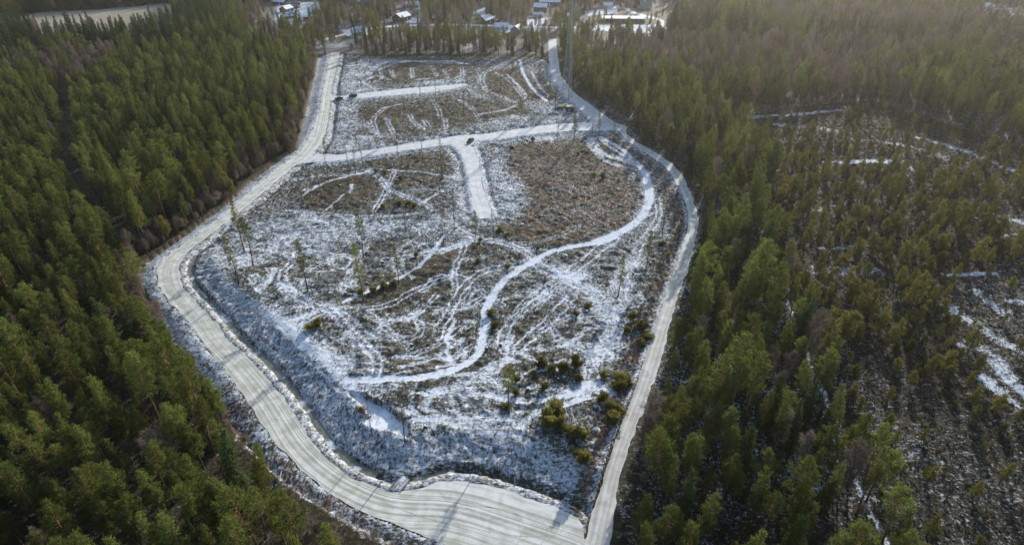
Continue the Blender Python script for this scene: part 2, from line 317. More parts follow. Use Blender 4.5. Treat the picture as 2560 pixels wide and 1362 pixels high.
TRACK_LINES = [(catmull(PL(p), 1.5), w, a, t) for p, w, a, t in TRACKS]
MIRE_LINES = [(catmull(PL(p), 4), w, a) for p, w, a in MIRE_SNOW]
def ground_fields(X, Y, detail=True):
    """height and cover (snow, heath, forest, pale) of the ground at the points X, Y"""
    X = np.asarray(X, float); Y = np.asarray(Y, float)
    z = np.zeros(X.shape)
    wx = X + (fbm(X, Y, 3.0, 3) - .5) * 2.2; wy = Y + (fbm(X, Y, 3.0, 9) - .5) * 2.2
    wx2 = X + (fbm(X, Y, 9.0, 31) - .5) * 9; wy2 = Y + (fbm(X, Y, 9.0, 37) - .5) * 9
    wx3 = X + (vnoise(X, Y, 1.6, 5) - .5) * .7; wy3 = Y + (vnoise(X, Y, 1.6, 6) - .5) * .7
    clr = inside(X, Y, CLEARING)
    verge = inside(X, Y, VERGE)
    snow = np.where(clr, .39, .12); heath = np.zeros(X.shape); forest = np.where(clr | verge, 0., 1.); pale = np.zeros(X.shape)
    snow = np.where(clr, snow + (fbm(X, Y, 22, 71) - .5) * .22, snow)
    for p in OLIVE:
        k = soft_in(wx2, wy2, p, 5) * clr; snow -= .08 * k; heath += .25 * k
    for hi_, p in enumerate(HEATH):
        k = soft_in(wx2, wy2, p, 4 if Y.size > 5 else 4) * clr; snow -= (.13 + .16 * (fbm(X, Y, 9, 63) - .5)) * k; heath = np.maximum(heath, k * (1 if hi_ == 0 else .5))
    for p in DEEPSNOW:
        k = soft_in(wx2, wy2, p, 4.5) * clr; snow = snow + k * np.maximum(0, .525 + .24 * (fbm(X, Y, 6, 61) - .5) - snow); heath = heath * (1 - k)
    snow[verge] = .56 + (fbm(X[verge], Y[verge], 5, 14) - .5) * .2
    m = inside(wx, wy, BRUSH); snow[m] = .42; heath[m] = .9; forest[m] = .3
    m = (~clr) & (~verge) & (X > 20) & (Y < 330); snow[m] = .29 + (fbm(X[m], Y[m], 12, 55) - .5) * .3
    # snow stripes across the mire and the fields beyond
    mire = inside(wx2, wy2, MIRE) & ~clr
    snow[mire] = .20 + (fbm(X[mire], Y[mire], 14, 5) - .5) * .30; heath[mire] = .15; forest[mire] = .92
    for p in MIRE_OPEN:
        m = inside(wx2, wy2, p) & mire; snow[m] = .27 + (fbm(X[m], Y[m], 18, 12) - .5) * .25; forest[m] = .85
    for pl, w, a in MIRE_LINES:
        d, _ = dist_poly(wx, wy, pl, 20)
        k = 1 - sstep(w * .35, w * 1.1, d)
        k = k * np.clip(.35 + 1.3 * fbm(X, Y, 7, 28), 0, 1)
        snow = np.maximum(snow, k * a * .84); forest = forest * (1 - k * .5)
    # far village and fields
    far = (Y > 430)
    m = far & ~clr; snow[m] = .33 + (fbm(X[m], Y[m], 30, 15) - .5) * .35; forest[m] = .45; heath[m] = .4
    for p in TANGRASS:
        m = inside(X, Y, p) & far; pale[m] = .12; snow[m] = .22; heath[m] = .6; forest[m] = .3
    m = inside(X, Y, FIELD); snow[m] = .26 + (fbm(X[m], Y[m] * .3, 30, 8) - .5) * .3; pale[m] = 1.; forest[m] = 0; heath[m] = .55
    for p in YARD:
        m = inside(X, Y, p); snow[m] = .68 + (fbm(X[m], Y[m], 12, 2) - .5) * .3; forest[m] = 0
    # the tracks that wind over the clearing
    rut = np.zeros(X.shape)
    for pl, w, a, twin in TRACK_LINES:
        d, _ = dist_poly(wx3, wy3, pl, 8)
        if twin:
            k = np.exp(-((d - w * .38) / .42) ** 2) * (d < 6) * np.clip(.50 + 1.0 * fbm(X, Y, 4, 33), 0, 1)
            kk = 1 - sstep(w * .5, w * 1.25, d)
            snow = np.maximum(snow, np.maximum(k * (.60 + .22 * a), snow + kk * .07))
        else:
            k = (1 - sstep(w * .34, w * .80, d)) * np.clip(.62 + .75 * fbm(X, Y, 3.2, 47), 0, 1)
            snow = np.maximum(snow, k * (.44 + .36 * a))
        heath = heath * (1 - k * .8)
        rut = np.maximum(rut, k)
    # roads: rubble edge, ditch, bank
    under = np.zeros(X.shape, bool)
    dmin = np.full(X.shape, 1e9)
    for k, poly in ROAD_POLY.items():
        under |= inside(X, Y, poly)
    for k, (l, r) in ROADS.items():
        if k in ('asphalt_road', 'village_road'):
            continue
        for e in (l, r):
            d, _ = dist_poly(X, Y, e, 16)
            if not (k == 'gravel_road' and e is r):
                dmin = np.minimum(dmin, np.where((k == 'forest_road'), d + .8, d))
    dR, _ = dist_poly(X, Y, MAIN_R, 80)
    cs = clr & ~under
    sec = sstep(172, 150, Y) * (dR < 79)
    sec2 = sstep(175, 150, Y) * cs
    # other roads
    dd = np.exp(-((dmin - 2.3) / 1.0) ** 2) * cs
    z -= .60 * dd
    edge = (1 - sstep(.2, 1.3, dmin)) * cs
    snow = np.where(cs & (dmin < 5), np.maximum(snow, .62 - .03 * dmin), snow)
    snow -= dd * .05
    heath = np.where(cs & (dmin < 4.5), heath * .2, heath)
    # main road ditch and bank
    jit = (vnoise(X, Y, 6, 44) - .5) * .8
    dj = dR + jit * .5
    mn = cs * (dR < 79)
    rub = sstep(.2, .5, dj) * (1 - sstep(1.5, 2.1, dj)) * mn
    rub = rub * sstep(.30, .62, fbm(X, Y, 1.6, 19, 2))
    z += rub * .16
    z -= 1.15 * np.exp(-((dR - 2.9) / 1.0) ** 2) * mn
    z += sec2 * 2.1 * sstep(3.6, 12.5, dR + jit * 2) * (1 - .9 * sstep(13, 55, dR))
    pale = np.maximum(pale, rub)
    snow = np.where((dR < 2.4) & mn, .50 + .12 * (vnoise(X, Y, 1.2, 23) - .5), snow)
    bank = sec2 * sstep(3.4, 5, dR) * (1 - sstep(9, 13, dR))
    snow = np.where(bank > .05, snow * (1 - bank) + .56 * bank, snow); heath *= (1 - bank)
    # outer verge falls away from the road
    dL, _ = dist_poly(X, Y, MAIN_L, 40)
    vg = verge * (dL < 39)
    z -= vg * 1.5 * sstep(.6, 6.5, dL)
    dE, _ = dist_poly(X, Y, LEFT_EDGE, 12)
    fr = np.exp(-(dE / np.where(verge, .7, 1.8)) ** 2) * (~clr) * (Y > 90)
    heath = np.maximum(heath, fr * 1.0); snow = snow - fr * .30
    # right side fringe of withered grass
    dF, _ = dist_poly(X, Y, ROADS['forest_road'][0], 12)
    fr = np.exp(-((dF - 2.6) / 1.6) ** 2) * clr * (Y < 300)
    heath = np.maximum(heath, fr); snow -= fr * .16
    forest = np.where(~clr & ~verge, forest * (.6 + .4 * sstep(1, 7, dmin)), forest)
    # ponds
    for p in (POND, PUDDLE):
        m = inside(X, Y, p)
        z[m] = np.minimum(z[m], z[m] * 0 - .1)
    if detail:
        rough = clr * (1 - under) * (1 - np.clip(rut, 0, 1) * .85) * sstep(.3, 3, np.minimum(dmin, dR + 3 * (1 - mn)))
        hum = (vnoise(X, Y, 1.5, 77) - .5) * .5 + (vnoise(X, Y, .8, 79) - .5) * .34 + (fbm(X, Y, 5, 81) - .5) * .7
        z += hum * rough * (0.45 + .75 * sstep(.75, .45, snow))
        z -= rut * .14 * clr
        f2 = (~clr) & (~under) & (~verge)
        z += f2 * ((fbm(X, Y, 4, 91) - .5) * .6) * sstep(1, 5, dmin)
        z += verge * (vnoise(X, Y, .9, 21) - .5) * .22
    for p, zz in ((POND, None), (PUDDLE, None)):
        m = inside(X, Y, p)
        if m.any():
            z[m] = POND_Z[0 if p is POND else 1] - .12
    z = np.where(under, np.minimum(z, 0) * 0 - .09, z)
    return z, np.clip(snow, 0, 1), np.clip(heath, 0, 1), np.clip(forest, 0, 1), np.clip(pale, 0, 1)

POND_Z = [0.9, 0.35]

# ------------------------------------------------------------------ materials
def new_mat(name):
    m = bpy.data.materials.new(name)
    m.use_nodes = True
    nt = m.node_tree
    nt.nodes.clear()
    out = nt.nodes.new('ShaderNodeOutputMaterial')
    return m, nt, out

class N:
    """tiny node graph helper"""
    def __init__(s, nt): s.nt = nt
    def n(s, t, **kw):
        nd = s.nt.nodes.new(t)
        for k, v in kw.items():
            if k.startswith('i_'):
                nd.inputs[k[2:].replace('_', ' ')].default_value = v
            else:
                setattr(nd, k, v)
        return nd
    def l(s, a, b): s.nt.links.new(a, b)
    def math(s, op, a, b=None, c=None, clamp=False):
        nd = s.n('ShaderNodeMath', operation=op, use_clamp=clamp)
        for i, v in enumerate((a, b, c)):
            if v is None: continue
            if isinstance(v, (int, float)): nd.inputs[i].default_value = v
            else: s.l(v, nd.inputs[i])
        return nd.outputs[0]
    def mix(s, f, a, b):
        nd = s.n('ShaderNodeMix', data_type='RGBA')
        for i, v in ((0, f), (6, a), (7, b)):
            if isinstance(v, (int, float)): nd.inputs[i].default_value = v
            elif isinstance(v, tuple): nd.inputs[i].default_value = v if len(v) == 4 else (*v, 1)
            else: s.l(v, nd.inputs[i])
        return nd.outputs[2]
    def noise(s, vec, scale, detail=4, rough=.55, dist=0):
        nd = s.n('ShaderNodeTexNoise')
        nd.inputs['Scale'].default_value = scale; nd.inputs['Detail'].default_value = detail
        nd.inputs['Roughness'].default_value = rough; nd.inputs['Distortion'].default_value = dist
        if vec is not None: s.l(vec, nd.inputs['Vector'])
        return nd.outputs['Fac']
    def ramp(s, f, a, b):
        nd = s.n('ShaderNodeMapRange', interpolation_type='SMOOTHSTEP')
        s.l(f, nd.inputs[0]); nd.inputs[1].default_value = a; nd.inputs[2].default_value = b
        return nd.outputs[0]
    def mapping(s, vec, scale=(1, 1, 1), rot=(0, 0, 0)):
        nd = s.n('ShaderNodeMapping')
        nd.inputs['Scale'].default_value = scale; nd.inputs['Rotation'].default_value = rot
        s.l(vec, nd.inputs['Vector'])
        return nd.outputs[0]

SNOW = (.80, .82, .86)

def mat_ground():
    m, nt, out = new_mat('ground_cover'); g = N(nt)
    tc = g.n('ShaderNodeTexCoord').outputs['Object']
    at = g.n('ShaderNodeAttribute', attribute_name='cover')
    sp = g.n('ShaderNodeSeparateColor'); g.l(at.outputs['Color'], sp.inputs[0])
    snow, heath, forest = sp.outputs[0], sp.outputs[1], sp.outputs[2]
    pale = at.outputs['Alpha']
    n1 = g.noise(tc, 1.45, 6, .60, .5)
    n2 = g.noise(tc, .42, 4, .55, .6)
    n3a = g.noise(g.mapping(tc, (.30, 1.6, 1), (0, 0, .12)), 1.7, 5, .62, .7)
    n3b = g.noise(g.mapping(tc, (1.6, .34, 1), (0, 0, -.62)), 1.5, 5, .62, .7)
    n3 = g.mix(g.ramp(g.noise(tc, .028, 2), .42, .58), n3a, n3b)
    n4 = g.noise(tc, 6.5, 3, .6)
    s = g.math('ADD', g.math('MULTIPLY', g.math('SUBTRACT', n1, .5), 1.15), g.math('MULTIPLY', g.math('SUBTRACT', n3, .5), 1.0))
    s = g.math('ADD', s, g.math('MULTIPLY', g.math('SUBTRACT', n2, .5), .45))
    s = g.math('ADD', s, g.math('MULTIPLY', g.math('SUBTRACT', n4, .5), .30))
    # more even cover where the snow is deep
    s = g.math('MULTIPLY', s, g.math('SUBTRACT', 1.25, g.math('MULTIPLY', snow, .55)))
    s = g.math('ADD', s, snow)
    mask = g.ramp(s, .30, .76)
    c1 = g.mix(g.ramp(n2, .35, .65), (.030, .031, .025), (.062, .065, .038))
    c1 = g.mix(g.ramp(n4, .45, .7), c1, (.125, .108, .072))
    hz = g.noise(tc, .16, 5, .6, 1.0)
    h1 = g.mix(g.ramp(g.noise(tc, .9, 6, .65, .7), .4, .65), (.066, .044, .034), (.30, .155, .072))
    h1 = g.mix(g.ramp(hz, .40, .56), h1, (.088, .080, .052)); h1 = g.mix(g.ramp(g.noise(tc, .33, 5, .6, .8), .50, .66), h1, (.055, .046, .040))
    soil = g.mix(heath, c1, h1)
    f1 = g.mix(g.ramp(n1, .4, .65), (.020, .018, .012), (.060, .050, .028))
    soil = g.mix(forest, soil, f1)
    pl_ = g.mix(g.ramp(n4, .4, .62), (.20, .165, .11), (.36, .31, .22))
    soil = g.mix(pale, soil, pl_)
    snowc = g.mix(g.ramp(n1, .3, .7), (.57, .62, .69), (.665, .71, .775))
    colr = g.mix(mask, soil, snowc)
    bs = g.n('ShaderNodeBsdfPrincipled'); bs.inputs['Roughness'].default_value = .85
    bs.inputs['Specular IOR Level'].default_value = .15
    g.l(colr, bs.inputs['Base Color'])
    b = g.n('ShaderNodeBump'); b.inputs['Strength'].default_value = .8; b.inputs['Distance'].default_value = .22
    g.l(g.math('ADD', g.math('MULTIPLY', n1, 1.0), g.math('MULTIPLY', n4, .35)), b.inputs['Height'])
    g.l(b.outputs[0], bs.inputs['Normal'])
    g.l(bs.outputs[0], out.inputs[0])
    return m

def mat_road(name, base, dark, snowy, streak=1.0):
    m, nt, out = new_mat(name); g = N(nt)
    uv = g.n('ShaderNodeUVMap', uv_map='UVMap').outputs[0]
    tc = g.n('ShaderNodeTexCoord').outputs['Object']
    su = g.n('ShaderNodeSeparateXYZ'); g.l(uv, su.inputs[0])
    w1 = g.noise(g.mapping(uv, (.01, .013, 1)), 1.0, 1, .4); w2 = g.noise(g.mapping(uv, (.012, .017, 1), (0, 0, .3)), 1.0, 1, .4)
    def sway(w, a):
        c_ = g.n('ShaderNodeCombineXYZ'); g.l(g.math('ADD', su.outputs[0], g.math('MULTIPLY', g.math('SUBTRACT', w, .5), a)), c_.inputs[0]); g.l(su.outputs[1], c_.inputs[1])
        return c_.outputs[0]
    uva, uvb = sway(w1, 1.6), sway(w2, -2.2)
    st3 = g.noise(g.mapping(uvb, (1.0, .0022, 1)), 1.9, 4, .62)
    st = g.noise(g.mapping(uva, (1.25, .0022, 1)), 1.6, 4, .66, .0)
    st2 = g.noise(g.mapping(uv, (6.0, .008, 1)), 1.0, 2, .6)
    n1 = g.noise(tc, .35, 5, .6, .5); n4 = g.noise(tc, 5.0, 4, .6)
    f = g.math('ADD', g.math('MULTIPLY', st, .62 * streak), g.math('MULTIPLY', st2, .16 * streak)); f = g.math('ADD', f, g.math('MULTIPLY', st3, .52 * streak))
    f = g.math('ADD', f, g.math('MULTIPLY', n1, .55)); f = g.math('ADD', f, g.math('MULTIPLY', n4, .18))
    mid = (.62 + .16 + .52) * streak * .5 + .365
    c = g.mix(g.ramp(f, mid - .26, mid + .10), dark, base)
    c = g.mix(g.ramp(g.math('ADD', f, g.math('MULTIPLY', n4, .2)), mid + .06, mid + .28), c, snowy)
    bs = g.n('ShaderNodeBsdfPrincipled'); bs.inputs['Roughness'].default_value = .8; bs.inputs['Specular IOR Level'].default_value = .25
    g.l(c, bs.inputs['Base Color'])
    b = g.n('ShaderNodeBump'); b.inputs['Strength'].default_value = .55; b.inputs['Distance'].default_value = .08
    g.l(g.math('ADD', g.math('MULTIPLY', st, 1.3), n4), b.inputs['Height']); g.l(b.outputs[0], bs.inputs['Normal'])
    g.l(bs.outputs[0], out.inputs[0])
    return m

def mat_leaf(name, c1, c2, trans=.35, var=.5):
    m, nt, out = new_mat(name); g = N(nt)
    oi = g.n('ShaderNodeObjectInfo').outputs['Random']
    geo = g.n('ShaderNodeNewGeometry').outputs['Random Per Island']
    f = g.math('ADD', g.math('MULTIPLY', oi, var), g.math('MULTIPLY', geo, 1 - var))
    c = g.mix(f, c1, c2)
    hs = g.n('ShaderNodeHueSaturation')
    g.l(c, hs.inputs['Color']); g.l(g.math('ADD', .66, g.math('MULTIPLY', g.math('FRACT', g.math('MULTIPLY', oi, 7.31)), .68)), hs.inputs['Value'])
    d = g.n('ShaderNodeBsdfDiffuse'); t = g.n('ShaderNodeBsdfTranslucent')
    g.l(hs.outputs[0], d.inputs[0]); g.l(hs.outputs[0], t.inputs[0])
    mx = g.n('ShaderNodeMixShader'); mx.inputs[0].default_value = trans
    g.l(d.outputs[0], mx.inputs[1]); g.l(t.outputs[0], mx.inputs[2]); g.l(mx.outputs[0], out.inputs[0])
    return m

def mat_bark(name, low, high, h0, h1):
    m, nt, out = new_mat(name); g = N(nt)
    tc = g.n('ShaderNodeTexCoord').outputs['Object']
    sx = g.n('ShaderNodeSeparateXYZ'); g.l(tc, sx.inputs[0])
    n = g.noise(g.mapping(tc, (6, 6, 1.2)), 1.5, 4)
    c = g.mix(g.ramp(sx.outputs[2], h0, h1), low, high)
    c = g.mix(g.ramp(n, .42, .68), c, g.mix(.5, c, (.03, .025, .02)))
    bs = g.n('ShaderNodeBsdfPrincipled'); bs.inputs['Roughness'].default_value = .9
    g.l(c, bs.inputs['Base Color']); g.l(bs.outputs[0], out.inputs[0])
    return m

def mat_plain(name, col, rough=.6, metal=0, noise=.25, scale=3.0, spec=.4):
    m, nt, out = new_mat(name); g = N(nt)
    tc = g.n('ShaderNodeTexCoord').outputs['Object']
    n = g.noise(tc, scale, 4, .6)
    dk = tuple(v * (1 - noise) for v in col); lt = tuple(min(1, v * (1 + noise)) for v in col)
    c = g.mix(g.ramp(n, .3, .7), dk, lt)
    bs = g.n('ShaderNodeBsdfPrincipled'); bs.inputs['Roughness'].default_value = rough; bs.inputs['Metallic'].default_value = metal
    bs.inputs['Specular IOR Level'].default_value = spec
    g.l(c, bs.inputs['Base Color']); g.l(bs.outputs[0], out.inputs[0])
    return m

def mat_patchy(name, col, cover=SNOW, amount=.5, scale=.5, rough=.6):
    m, nt, out = new_mat(name); g = N(nt)
    tc = g.n('ShaderNodeTexCoord').outputs['Object']
    n = g.noise(tc, scale, 6, .6, .6)
    c = g.mix(g.ramp(n, .62 - amount * .35, .72 - amount * .3), col, cover)
    bs = g.n('ShaderNodeBsdfPrincipled'); bs.inputs['Roughness'].default_value = rough
    g.l(c, bs.inputs['Base Color'])
    b = g.n('ShaderNodeBump'); b.inputs['Strength'].default_value = .4; b.inputs['Distance'].default_value = .08
    g.l(n, b.inputs['Height']); g.l(b.outputs[0], bs.inputs['Normal'])
    g.l(bs.outputs[0], out.inputs[0])
    return m

def mat_boards(name, col, horizontal=True):
    m, nt, out = new_mat(name); g = N(nt)
    tc = g.n('ShaderNodeTexCoord').outputs['Object']
    w = g.n('ShaderNodeTexWave', wave_type='BANDS', bands_direction='Z' if horizontal else 'X')
    w.inputs['Scale'].default_value = 1.6; w.inputs['Distortion'].default_value = .1
    g.l(tc, w.inputs['Vector'])
    n = g.noise(tc, 2.5, 4)
    c = g.mix(g.ramp(w.outputs['Fac'], .0, .18), tuple(v * .5 for v in col), col)
    c = g.mix(g.ramp(n, .35, .75), c, tuple(v * .75 for v in col))
    bs = g.n('ShaderNodeBsdfPrincipled'); bs.inputs['Roughness'].default_value = .75
    g.l(c, bs.inputs['Base Color']); g.l(bs.outputs[0], out.inputs[0])
    return m

M = {}
M['ground'] = mat_ground()
M['gravel'] = mat_road('packed_gravel', (.53, .535, .48), (.30, .305, .255), (.69, .695, .68))
M['forest_gravel'] = mat_road('worn_gravel', (.50, .50, .47), (.34, .30, .245), (.65, .665, .67), .85)
M['snow_road'] = mat_road('snow_packed_road', (.57, .58, .585), (.40, .39, .37), (.68, .70, .725), .45)
M['asphalt'] = mat_road('old_asphalt', (.095, .090, .088), (.065, .062, .062), (.13, .125, .12), .6)
M['pine'] = mat_leaf('pine_needles', (.086, .118, .027), (.172, .186, .050), .45)
M['mire_pine'] = mat_leaf('mire_pine_needles', (.105, .112, .030), (.200, .175, .050), .45)
M['spruce'] = mat_leaf('spruce_needles', (.046, .074, .030), (.088, .112, .042), .34)
M['juniper'] = mat_leaf('juniper_needles', (.15, .15, .040), (.25, .22, .065), .45)
M['twig'] = mat_leaf('birch_twigs', (.19, .145, .118), (.30, .235, .18), .2)
M['pine_bark'] = mat_bark('pine_bark', (.095, .070, .052), (.36, .17, .075), 4, 10)
M['spruce_bark'] = mat_bark('spruce_bark', (.075, .060, .050), (.090, .070, .055), 2, 12)
M['birch_bark'] = mat_bark('birch_bark', (.26, .24, .22), (.34, .30, .27), 1, 8)
M['dead_wood'] = mat_bark('dead_wood', (.060, .050, .042), (.10, .085, .07), 1, 9)
M['slash'] = mat_leaf('slash_twigs', (.034, .030, .020), (.19, .145, .080), .15, 0)
M['moss'] = mat_leaf('heather', (.026, .028, .014), (.070, .056, .030), .12, 0)
M['ditch_water'] = mat_patchy('ditch_water', (.15, .155, .12), (.60, .65, .70), .25, .16, .35)
M['ice'] = mat_patchy('pond_ice', (.55, .60, .66), (.80, .83, .88), .62, .18, .45)
M['snow'] = mat_plain('snow', SNOW, .8, 0, .04, 2.0, .2)
M['galv'] = mat_plain('galvanised_steel', (.30, .33, .34), .5, .6, .2, 2)
M['concrete'] = mat_plain('concrete', (.36, .35, .32), .85, 0, .2, 3)
M['white_paint'] = mat_plain('white_paint', (.78, .78, .76), .5, 0, .06)
M['rock'] = mat_patchy('boulder_stone', (.17, .15, .13), SNOW, .5, .9, .8)
M['bark_pile'] = mat_plain('rotten_stump', (.17, .095, .055), .9, 0, .35, 4)
M['pale_wood'] = mat_plain('pale_wood', (.42, .34, .26), .8, 0, .25, 6)

# ------------------------------------------------------------------ object helpers
def tag(o, label=None, cat=None, group=None, kind=None):
    if label: o['label'] = label
    if cat: o['category'] = cat
    if group: o['group'] = group
    if kind: o['kind'] = kind
    return o

def empty(name, loc, rz=0, scale=1.0):
    o = bpy.data.objects.new(name, None)
    o.empty_display_size = .5
    o.location = loc; o.rotation_euler = (0, 0, rz); o.scale = (scale,) * 3
    COL.objects.link(o)
    return o

class MB:
    """collects shapes for one mesh"""
    def __init__(s): s.v = []; s.f = []; s.k = 0
    def add(s, v, f):
        v = np.asarray(v, float)
        s.v.append(v); s.f.extend([tuple(i + s.k for i in q) for q in f]); s.k += len(v)
    def box(s, c, size, rz=0, rx=0):
        x, y, z = [q / 2 for q in size]
        v = np.array([(-x, -y, -z), (x, -y, -z), (x, y, -z), (-x, y, -z), (-x, -y, z), (x, -y, z), (x, y, z), (-x, y, z)])
        if rx:
            cr, sr = math.cos(rx), math.sin(rx); v = np.stack([v[:, 0], v[:, 1] * cr - v[:, 2] * sr, v[:, 1] * sr + v[:, 2] * cr], 1)
        if rz:
            cr, sr = math.cos(rz), math.sin(rz); v = np.stack([v[:, 0] * cr - v[:, 1] * sr, v[:, 0] * sr + v[:, 1] * cr, v[:, 2]], 1)
        s.add(v + np.array(c), [(0, 3, 2, 1), (4, 5, 6, 7), (0, 1, 5, 4), (1, 2, 6, 5), (2, 3, 7, 6), (3, 0, 4, 7)])
    def tube(s, pts, rad, n=6, cap=True):
        pts = np.asarray(pts, float); m = len(pts)
        rad = np.broadcast_to(rad, (m,))
        vs = []
        for i in range(m):
            t = pts[min(i + 1, m - 1)] - pts[max(i - 1, 0)]
            t = t / (np.linalg.norm(t) + 1e-9)
            a = np.cross(t, (0, 0, 1.)) if abs(t[2]) < .95 else np.cross(t, (1., 0, 0))
            a /= np.linalg.norm(a); b = np.cross(t, a)
            for k in range(n):
                w = 2 * math.pi * k / n
                vs.append(pts[i] + rad[i] * (math.cos(w) * a + math.sin(w) * b))
        f = [(i * n + k, i * n + (k + 1) % n, (i + 1) * n + (k + 1) % n, (i + 1) * n + k) for i in range(m - 1) for k in range(n)]
        if cap:
            f.append(tuple(range(n))[::-1]); f.append(tuple(range((m - 1) * n, m * n)))
        s.add(vs, f)
    def prism(s, prof, axis, a, b):
        """profile (list of 2d points) pushed along axis from a to b"""
        n = len(prof); vs = []
        for q in (a, b):
            for u, w in prof:
                vs.append((q, u, w) if axis == 'x' else (u, q, w) if axis == 'y' else (u, w, q))
        f = [(i, (i + 1) % n, n + (i + 1) % n, n + i) for i in range(n)]
        f += [tuple(range(n))[::-1], tuple(range(n, 2 * n))]
        s.add(vs, f)
    def mesh(s, name, mat):
        me = bpy.data.meshes.new(name)
        me.from_pydata(np.vstack(s.v).tolist(), [], s.f)
        me.materials.append(mat)
        return me
    def build(s, name, mat, parent=None, smooth=False, fix=True):
        me = s.mesh(name, mat)
        if fix:
            import bmesh
            bm = bmesh.new(); bm.from_mesh(me); bmesh.ops.recalc_face_normals(bm, faces=bm.faces); bm.to_mesh(me); bm.free()
        if smooth:
            me.polygons.foreach_set('use_smooth', [True] * len(me.polygons))
        o = bpy.data.objects.new(name, me)
        COL.objects.link(o)
        if parent: o.parent = parent
        return o

def copy_tree(o, parent=None):
    c = o.copy(); COL.objects.link(c); c.parent = parent
    for ch in o.children: copy_tree(ch, c)
    return c

# ------------------------------------------------------------------ ground
def axis(lo, hi, fine_lo, fine_hi, s0, grow, smax):
    a = list(np.arange(fine_lo, fine_hi, s0))
    x, s = a[-1], s0
    while x < hi:
        s = min(s * grow, smax if x < 1200 else 400); x += s; a.append(x)
    x, s = a[0], s0; pre = []
    while x > lo:
        s = min(s * grow, smax if x > -1200 else 400); x -= s; pre.append(x)
    return np.array(pre[::-1] + a)
gx = axis(-4500, 4500, -101, 78, .42, 1.02, 14)
gy = [58.0]
while gy[-1] < 6000:
    d = gy[-1]
    gy.append(d + .38 * max(1.0, d / 140.0) ** 1.35 * (1 if d < 1500 else 6))
pre = [58.0 - .8]
while pre[-1] > -1500: pre.append(pre[-1] - max(1.0, (58 - pre[-1]) * .08))
gy = np.array(pre[::-1] + gy)
GX, GY = np.meshgrid(gx, gy)
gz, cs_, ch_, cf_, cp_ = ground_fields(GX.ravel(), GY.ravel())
nx_, ny_ = len(gx), len(gy)
me = bpy.data.meshes.new('ground')
nv = nx_ * ny_
me.vertices.add(nv)
co = np.stack([GX.ravel(), GY.ravel(), gz], 1).astype(np.float32)
me.vertices.foreach_set('co', co.ravel())
ii = (np.arange(ny_ - 1)[:, None] * nx_ + np.arange(nx_ - 1)[None, :]).ravel()
quads = np.stack([ii, ii + 1, ii + 1 + nx_, ii + nx_], 1).astype(np.int32)
nf = len(quads)
me.loops.add(nf * 4); me.polygons.add(nf)
me.loops.foreach_set('vertex_index', quads.ravel())
me.polygons.foreach_set('loop_start', np.arange(0, nf * 4, 4, dtype=np.int32))
me.polygons.foreach_set('use_smooth', np.ones(nf, bool))
me.update(calc_edges=True)
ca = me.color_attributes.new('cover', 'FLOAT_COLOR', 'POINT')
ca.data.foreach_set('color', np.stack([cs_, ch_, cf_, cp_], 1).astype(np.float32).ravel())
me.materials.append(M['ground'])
ground = bpy.data.objects.new('ground', me); COL.objects.link(ground)
tag(ground, 'snow dusted clearing with brown heath, wheel tracks and forest floor', 'ground', kind='structure')

def zat(x, y):
    return float(ground_fields(np.array([x]), np.array([y]), False)[0][0])

# ------------------------------------------------------------------ roads
def ribbon(name, l, r, z, mat, n=9, label='', cat='road', kind='structure', zf=None, lane=None):
    vs = []; uv = []
    m = len(l); dist = 0
    for i in range(m):
        if i: dist += np.linalg.norm((l[i] + r[i]) / 2 - (l[i - 1] + r[i - 1]) / 2)
        w = np.linalg.norm(r[i] - l[i])
        for k in range(n):
            t = k / (n - 1)
            p = l[i] * (1 - t) + r[i] * t
            if lane is not None and 0 < k < n - 1: p = lane[0][i] * (1 - t) + lane[1][i] * t
            zz = z if zf is None else zf(p, t)
            vs.append((p[0], p[1], zz))
            if lane is not None:
                a_ = max(i - 1, 0); b_ = min(i + 1, m - 1)
                tg = (lane[0][b_] + lane[1][b_] - lane[0][a_] - lane[1][a_]); tg = tg / (np.linalg.norm(tg) + 1e-9)
                d0 = lane[1][i] - lane[0][i]; wp = abs(d0[0] * -tg[1] + d0[1] * tg[0])
                uv.append(((t - .5) * wp, dist + (t - .5) * float(np.dot(d0, tg))))
            else: uv.append(((t - .5) * w, dist))
    f = [(i * n + k, i * n + k + 1, (i + 1) * n + k + 1, (i + 1) * n + k) for i in range(m - 1) for k in range(n - 1)]
    me = bpy.data.meshes.new(name); me.from_pydata(vs, [], f)
    if me.polygons[0].normal.z < 0: me.flip_normals()
    u = me.uv_layers.new(name='UVMap')
    li = np.zeros(len(me.loops), np.int32); me.loops.foreach_get('vertex_index', li)
    u.data.foreach_set('uv', np.array(uv, np.float32)[li].ravel())
    me.materials.append(mat)
    o = bpy.data.objects.new(name, me); COL.objects.link(o)
    return tag(o, label, cat, kind=kind)

def ragged(e, amp, seed):
    d = np.arange(len(e)) * 1.5
    t = np.gradient(e, axis=0); t /= np.linalg.norm(t, axis=1)[:, None] + 1e-9
    n_ = np.stack([-t[:, 1], t[:, 0]], 1)
    return e + n_ * ((fbm(d, d * 0, 3.2, seed, 3) - .5) * 2 * amp)[:, None]
RM = {'gravel_road': (M['gravel'], .036, 'wide curved gravel road widening into a turning area'), 'forest_road': (M['forest_gravel'], .028, 'narrow gravel road along the right hand forest edge'),
      'access_road': (M['snow_road'], .024, 'snowy access road past the lattice mast'), 'cross_road': (M['snow_road'], .020, 'snow covered road crossing the clearing'), 'spur_road': (M['snow_road'], .014, 'short snowy dead end road in the clearing'),
      'upper_spur_road': (M['snow_road'], .014, 'snowy dead end road with two parked cars'), 'asphalt_road': (M['asphalt'], .010, 'dark asphalt road beyond the clearing'), 'village_road': (M['snow_road'], .006, 'snowy lane through the village')}
